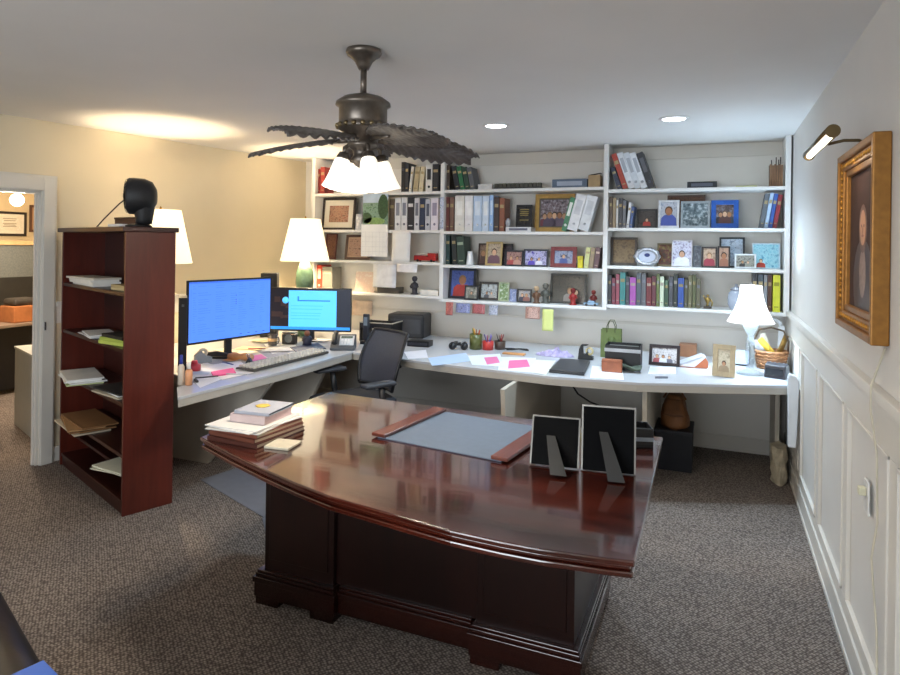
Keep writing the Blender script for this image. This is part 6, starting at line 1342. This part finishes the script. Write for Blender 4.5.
t = thing('webcam', 'small black and silver camera on the worktop under the monitors', 'camera', p + Vector((0, .05, .002)), R(10))
MB().box(-7*k_, 7*k_, -.03, .03, 0, hh).build('body', M_BLACK, t, bevel=.006); MB().cyl((1*k_, -.045, hh*.5), (1*k_, -.03, hh*.5), hh*.34, 20).build('lens', pm('8a949c', .15, metal=.6), t); MB().box(-7.1*k_, 7.1*k_, -.0305, .0305, hh*.82, hh*.92).build('trim_band', M_CHROME, t)
p = on_wt(305, 346); hh = VZ(305, 331, p) - WT
t = thing('figurine', 'brown and navy figurine standing below the small monitor', 'figurine', p + Vector((0, .03, .002)))
MB().lathe([(0, 0), (.04, 0), (.036, hh*.2), (.045, hh*.45), (.03, hh*.62), (0, hh*.64)], 18).build('body', pm('2a2c40', .5, var=.3), t); MB().ball((0, 0, hh*.8), hh*.2, 14).build('head', pm('9a6448', .5, var=.2), t)
# black speaker at the wall behind the monitors
p = PT(270, 285, 6.0); 
t = thing('speaker', 'small black speaker peeking above the large monitor by the left wall', 'speaker', (p.x, p.y, WZ), R(30))
hh = VZ(270, 273, p) - WT
MB().box(-.075, .075, -.07, .07, 0, hh).build('cabinet', M_BLACKM, t, bevel=.006); MB().lathe([(.012, 0), (.05, .0), (.055, .004), (.02, -.01), (.012, -.004)], 24, 0, Matrix.Translation((0, -.071, hh*.4)) @ Matrix.Rotation(R(90), 4, 'X')).build('driver', M_BLACK, t)
# wire from bracket to floor under the worktop
pA = PY(563, 387, 4.9); pB = PY(590, 402, 5.2)
tag(MB().tube([(pA.x, 4.9, WT - .085), (pA.x + .10, 4.98, pA.z - .06), (pB.x, 5.2, pB.z - .0), (pB.x + .15, 5.55, .25), (pB.x + .2, 5.6, .02)], .007, 6).build('power_cable', M_BLACK), 'black power cable hanging under the worktop behind the desk frames', 'cable')
# ------------------------------------------------------------------ neighbouring room
# certificate
xh = HX + .012
p0, p1 = PX(-8, 223, xh), PX(26, 223, xh); z1, z0 = VZ(12, 211, p0), VZ(12, 236, p0)
yc = (p0.y + p1.y)/2; W = abs(p1.y - p0.y)
t = frame_thing('black-framed certificate on the far wall seen through the doorway', (xh, yc, z0), W, z1 - z0, pm('2a2420', .4), .03, 'e6dcc4', .03, ('e8e0cc', 'ded4ba', 'f0e8d8'), (), 90, 0, R(90), name='certificate', cat='certificate', easel=False)
w = MB()
for i, q in enumerate((.7, .62, .5, .44, .38)): w.box(-W*(.2 - .03*(i % 2)), W*(.2 - .03*(i % 2)), -.0080, -.0066, (z1-z0)*q, (z1-z0)*(q + .025))
w.build('lettering', pm('8a7a60', .6), t)
p0, p1 = PX(29, 223, xh), PX(40, 223, xh); z1b, z0b = VZ(33, 205, p0), VZ(33, 232, p0); p1.y = p0.y + .4
frame_thing('brown-framed picture right of the certificate in the far room', (xh, (p0.y+p1.y)/2, z0b), abs(p1.y - p0.y), z1b - z0b, pm('5a3a28', .4), .03, 'b08a68', .03, ('9a7a5a', 'b8987a', '6a5040'), (), 91, 0, R(90), easel=False)
# credenza / partition with ledge
x1_ = HX + .5
zl_ = VZ(12, 245, PX(12, 245, x1_)); 
ya_, yb2 = PX(-30, 245, x1_).y, 5.8
t = thing('cubicle_partition', 'grey fabric partition with a wooden ledge in the far room', 'partition', (x1_, (ya_ + yb2)/2, 0)); Ly = (yb2 - ya_)/2
zp0 = VZ(12, 277, PX(12, 277, x1_))
MB().box(-.03, .03, -Ly, Ly, zp0, zl_).build('fabric_panel', pm('6b6f6c', .8, var=.15, scale=60), t); MB().box(-.05, .06, -Ly, Ly, zl_ + .0005, zl_ + .05).build('ledge', pm('c8a878', .5), t, bevel=.004); MB().box(-.028, .028, -Ly, Ly, 0, zp0 - .0005).build('lower_panel', pm('26241f', .7), t)
# dark desk with box
x2 = -7.2
zt2 = .74
pa, pb2 = PZ(-40, 318, zt2), PZ(34, 318, zt2)
t = thing('office_table', 'dark desk in the far room seen through the doorway', 'desk', (x2, 4.0, 0))
MB().box(-.22, .40, -1.6, 1.1, zt2 - .03, zt2).build('table_top', pm('8a7868', .4), t, bevel=.003)
for yy_ in (-1.55, 1.05): MB().box(-.2, .36, yy_ - .02, yy_ + .02, 0, zt2 - .0305).build('side_panel', M_BLACK, t)
MB().box(.30, .32, -1.5, 1.0, .05, zt2 - .0305).build('front_panel', M_BLACK, t)
xb2 = x2 + .2
p = PX(21, 317, xb2); z1_ = VZ(21, 305, p)
t = thing('cardboard_box', 'orange-brown open box on the dark desk in the far room', 'box', (xb2, p.y, zt2 + e)); hb_ = max(.1, z1_ - zt2)
wdb = abs(PX(36, 317, xb2).y - PX(8, 317, xb2).y)/2
MB().box(-.12, .12, -wdb, wdb, 0, hb_).build('body', pm('a8683c', .5, var=.15), t, bevel=.01); MB().box(-.10, .10, -wdb*.9, wdb*.8, hb_ + .0005, hb_ + .08).build('contents', pm('3a342e', .6, var=.4, scale=14), t, bevel=.03)
# grey cabinet right behind the jamb
c0 = PZ(14, 424, 0); c1 = PZ(40, 446, 0)
xcab = (c0.x + c1.x)/2
yf0 = c0.y
zc_ = VZ(13, 346, c0)
p_r = PZ(50, 452, 0)
t = thing('file_cabinet', 'light grey low cabinet just inside the far room doorway', 'cabinet', (c0.x, c0.y, 0), math.atan2(c1.y - c0.y, c1.x - c0.x))
Lc = .75
MB().box(0, Lc, 0, .45, 0, zc_ - .02).build('body', pm('a9aba2', .5, var=.04), t, bevel=.003); MB().box(-.006, Lc + .006, -.006, .456, zc_ - .0195, zc_).build('top', pm('c4c4ba', .45), t, bevel=.003)
dv = Vector((c1.x - c0.x, c1.y - c0.y, 0)).normalized(); nv = Vector((-dv.y, dv.x, 0))
pb3 = c0 + dv*.42 + nv*.2
t = thing('black_bin', 'black box standing on the light grey cabinet in the far room', 'box', (pb3.x, pb3.y, zc_ + e), math.atan2(dv.y, dv.x))
hb3 = VZ(33, 331, pb3) - zc_; MB().box(-.15, .2, -.13, .13, 0, hb3 - .012).build('body', M_BLACK, t, bevel=.006); MB().box(-.155, .205, -.135, .135, hb3 - .0115, hb3).build('lid', pm('2a2c2a', .4), t, bevel=.004)
# lit globe lamp in far room
p = PX(17, 200, HX + 1.2)
t = thing('globe_lamp', 'lit white globe lamp seen through the top of the doorway', 'lamp', p)
MB().ball((0, 0, 0), .065, 24).build('globe', emis('fff0d8', 14, 'lit_globe', 'ffffff'), t)
MB().cyl((0, 0, .062), (0, 0, H - p.z - .001), .01, 10).build('stem', M_BRONZE, t); MB().lathe([(0, H - p.z - .001), (.06, H - p.z - .001), (.05, H - p.z - .03), (0, H - p.z - .03)], 20).build('canopy', M_BRONZE, t)
lp = bpy.data.lights.new('hall_bulb', 'POINT'); lp.energy = 80; lp.color = (1, .82, .62); lp.shadow_soft_size = .12
lo = bpy.data.objects.new('hall_bulb', lp); COL.objects.link(lo); lo.location = p + Vector((.4, -.3, -.2))
# ------------------------------------------------------------------ daylight through the window behind the camera
lp = bpy.data.lights.new('window_daylight', 'AREA'); lp.shape = 'RECTANGLE'; lp.size = wx1 - wx0 - .1; lp.size_y = wz1 - wz0 - .1; lp.energy = 102; lp.color = (.86, .93, 1)
lo = bpy.data.objects.new('window_daylight', lp); COL.objects.link(lo); lo.location = ((wx0 + wx1)/2, YBK - .16, (wz0 + wz1)/2); lo.rotation_euler = (R(90), 0, 0)
lo.rotation_euler = (-R(90), 0, PI)
wd = bpy.data.worlds.new('world'); SC.world = wd; wd.use_nodes = True
nt = wd.node_tree; bgn = nt.nodes['Background']; sky = nt.nodes.new('ShaderNodeTexSky'); sky.sky_type = 'HOSEK_WILKIE'; sky.turbidity = 4; sky.sun_direction = (0, .5, .6)
nt.links.new(sky.outputs['Color'], bgn.inputs['Color']); bgn.inputs['Strength'].default_value = .35
SC.view_settings.view_transform = 'Standard'; SC.view_settings.look = 'None'; SC.view_settings.gamma = 1; SC.view_settings.use_curve_mapping = False
SC.view_settings.exposure = 0.5
SC.cycles.max_bounces = 8; SC.cycles.diffuse_bounces = 4; SC.cycles.use_denoising = True
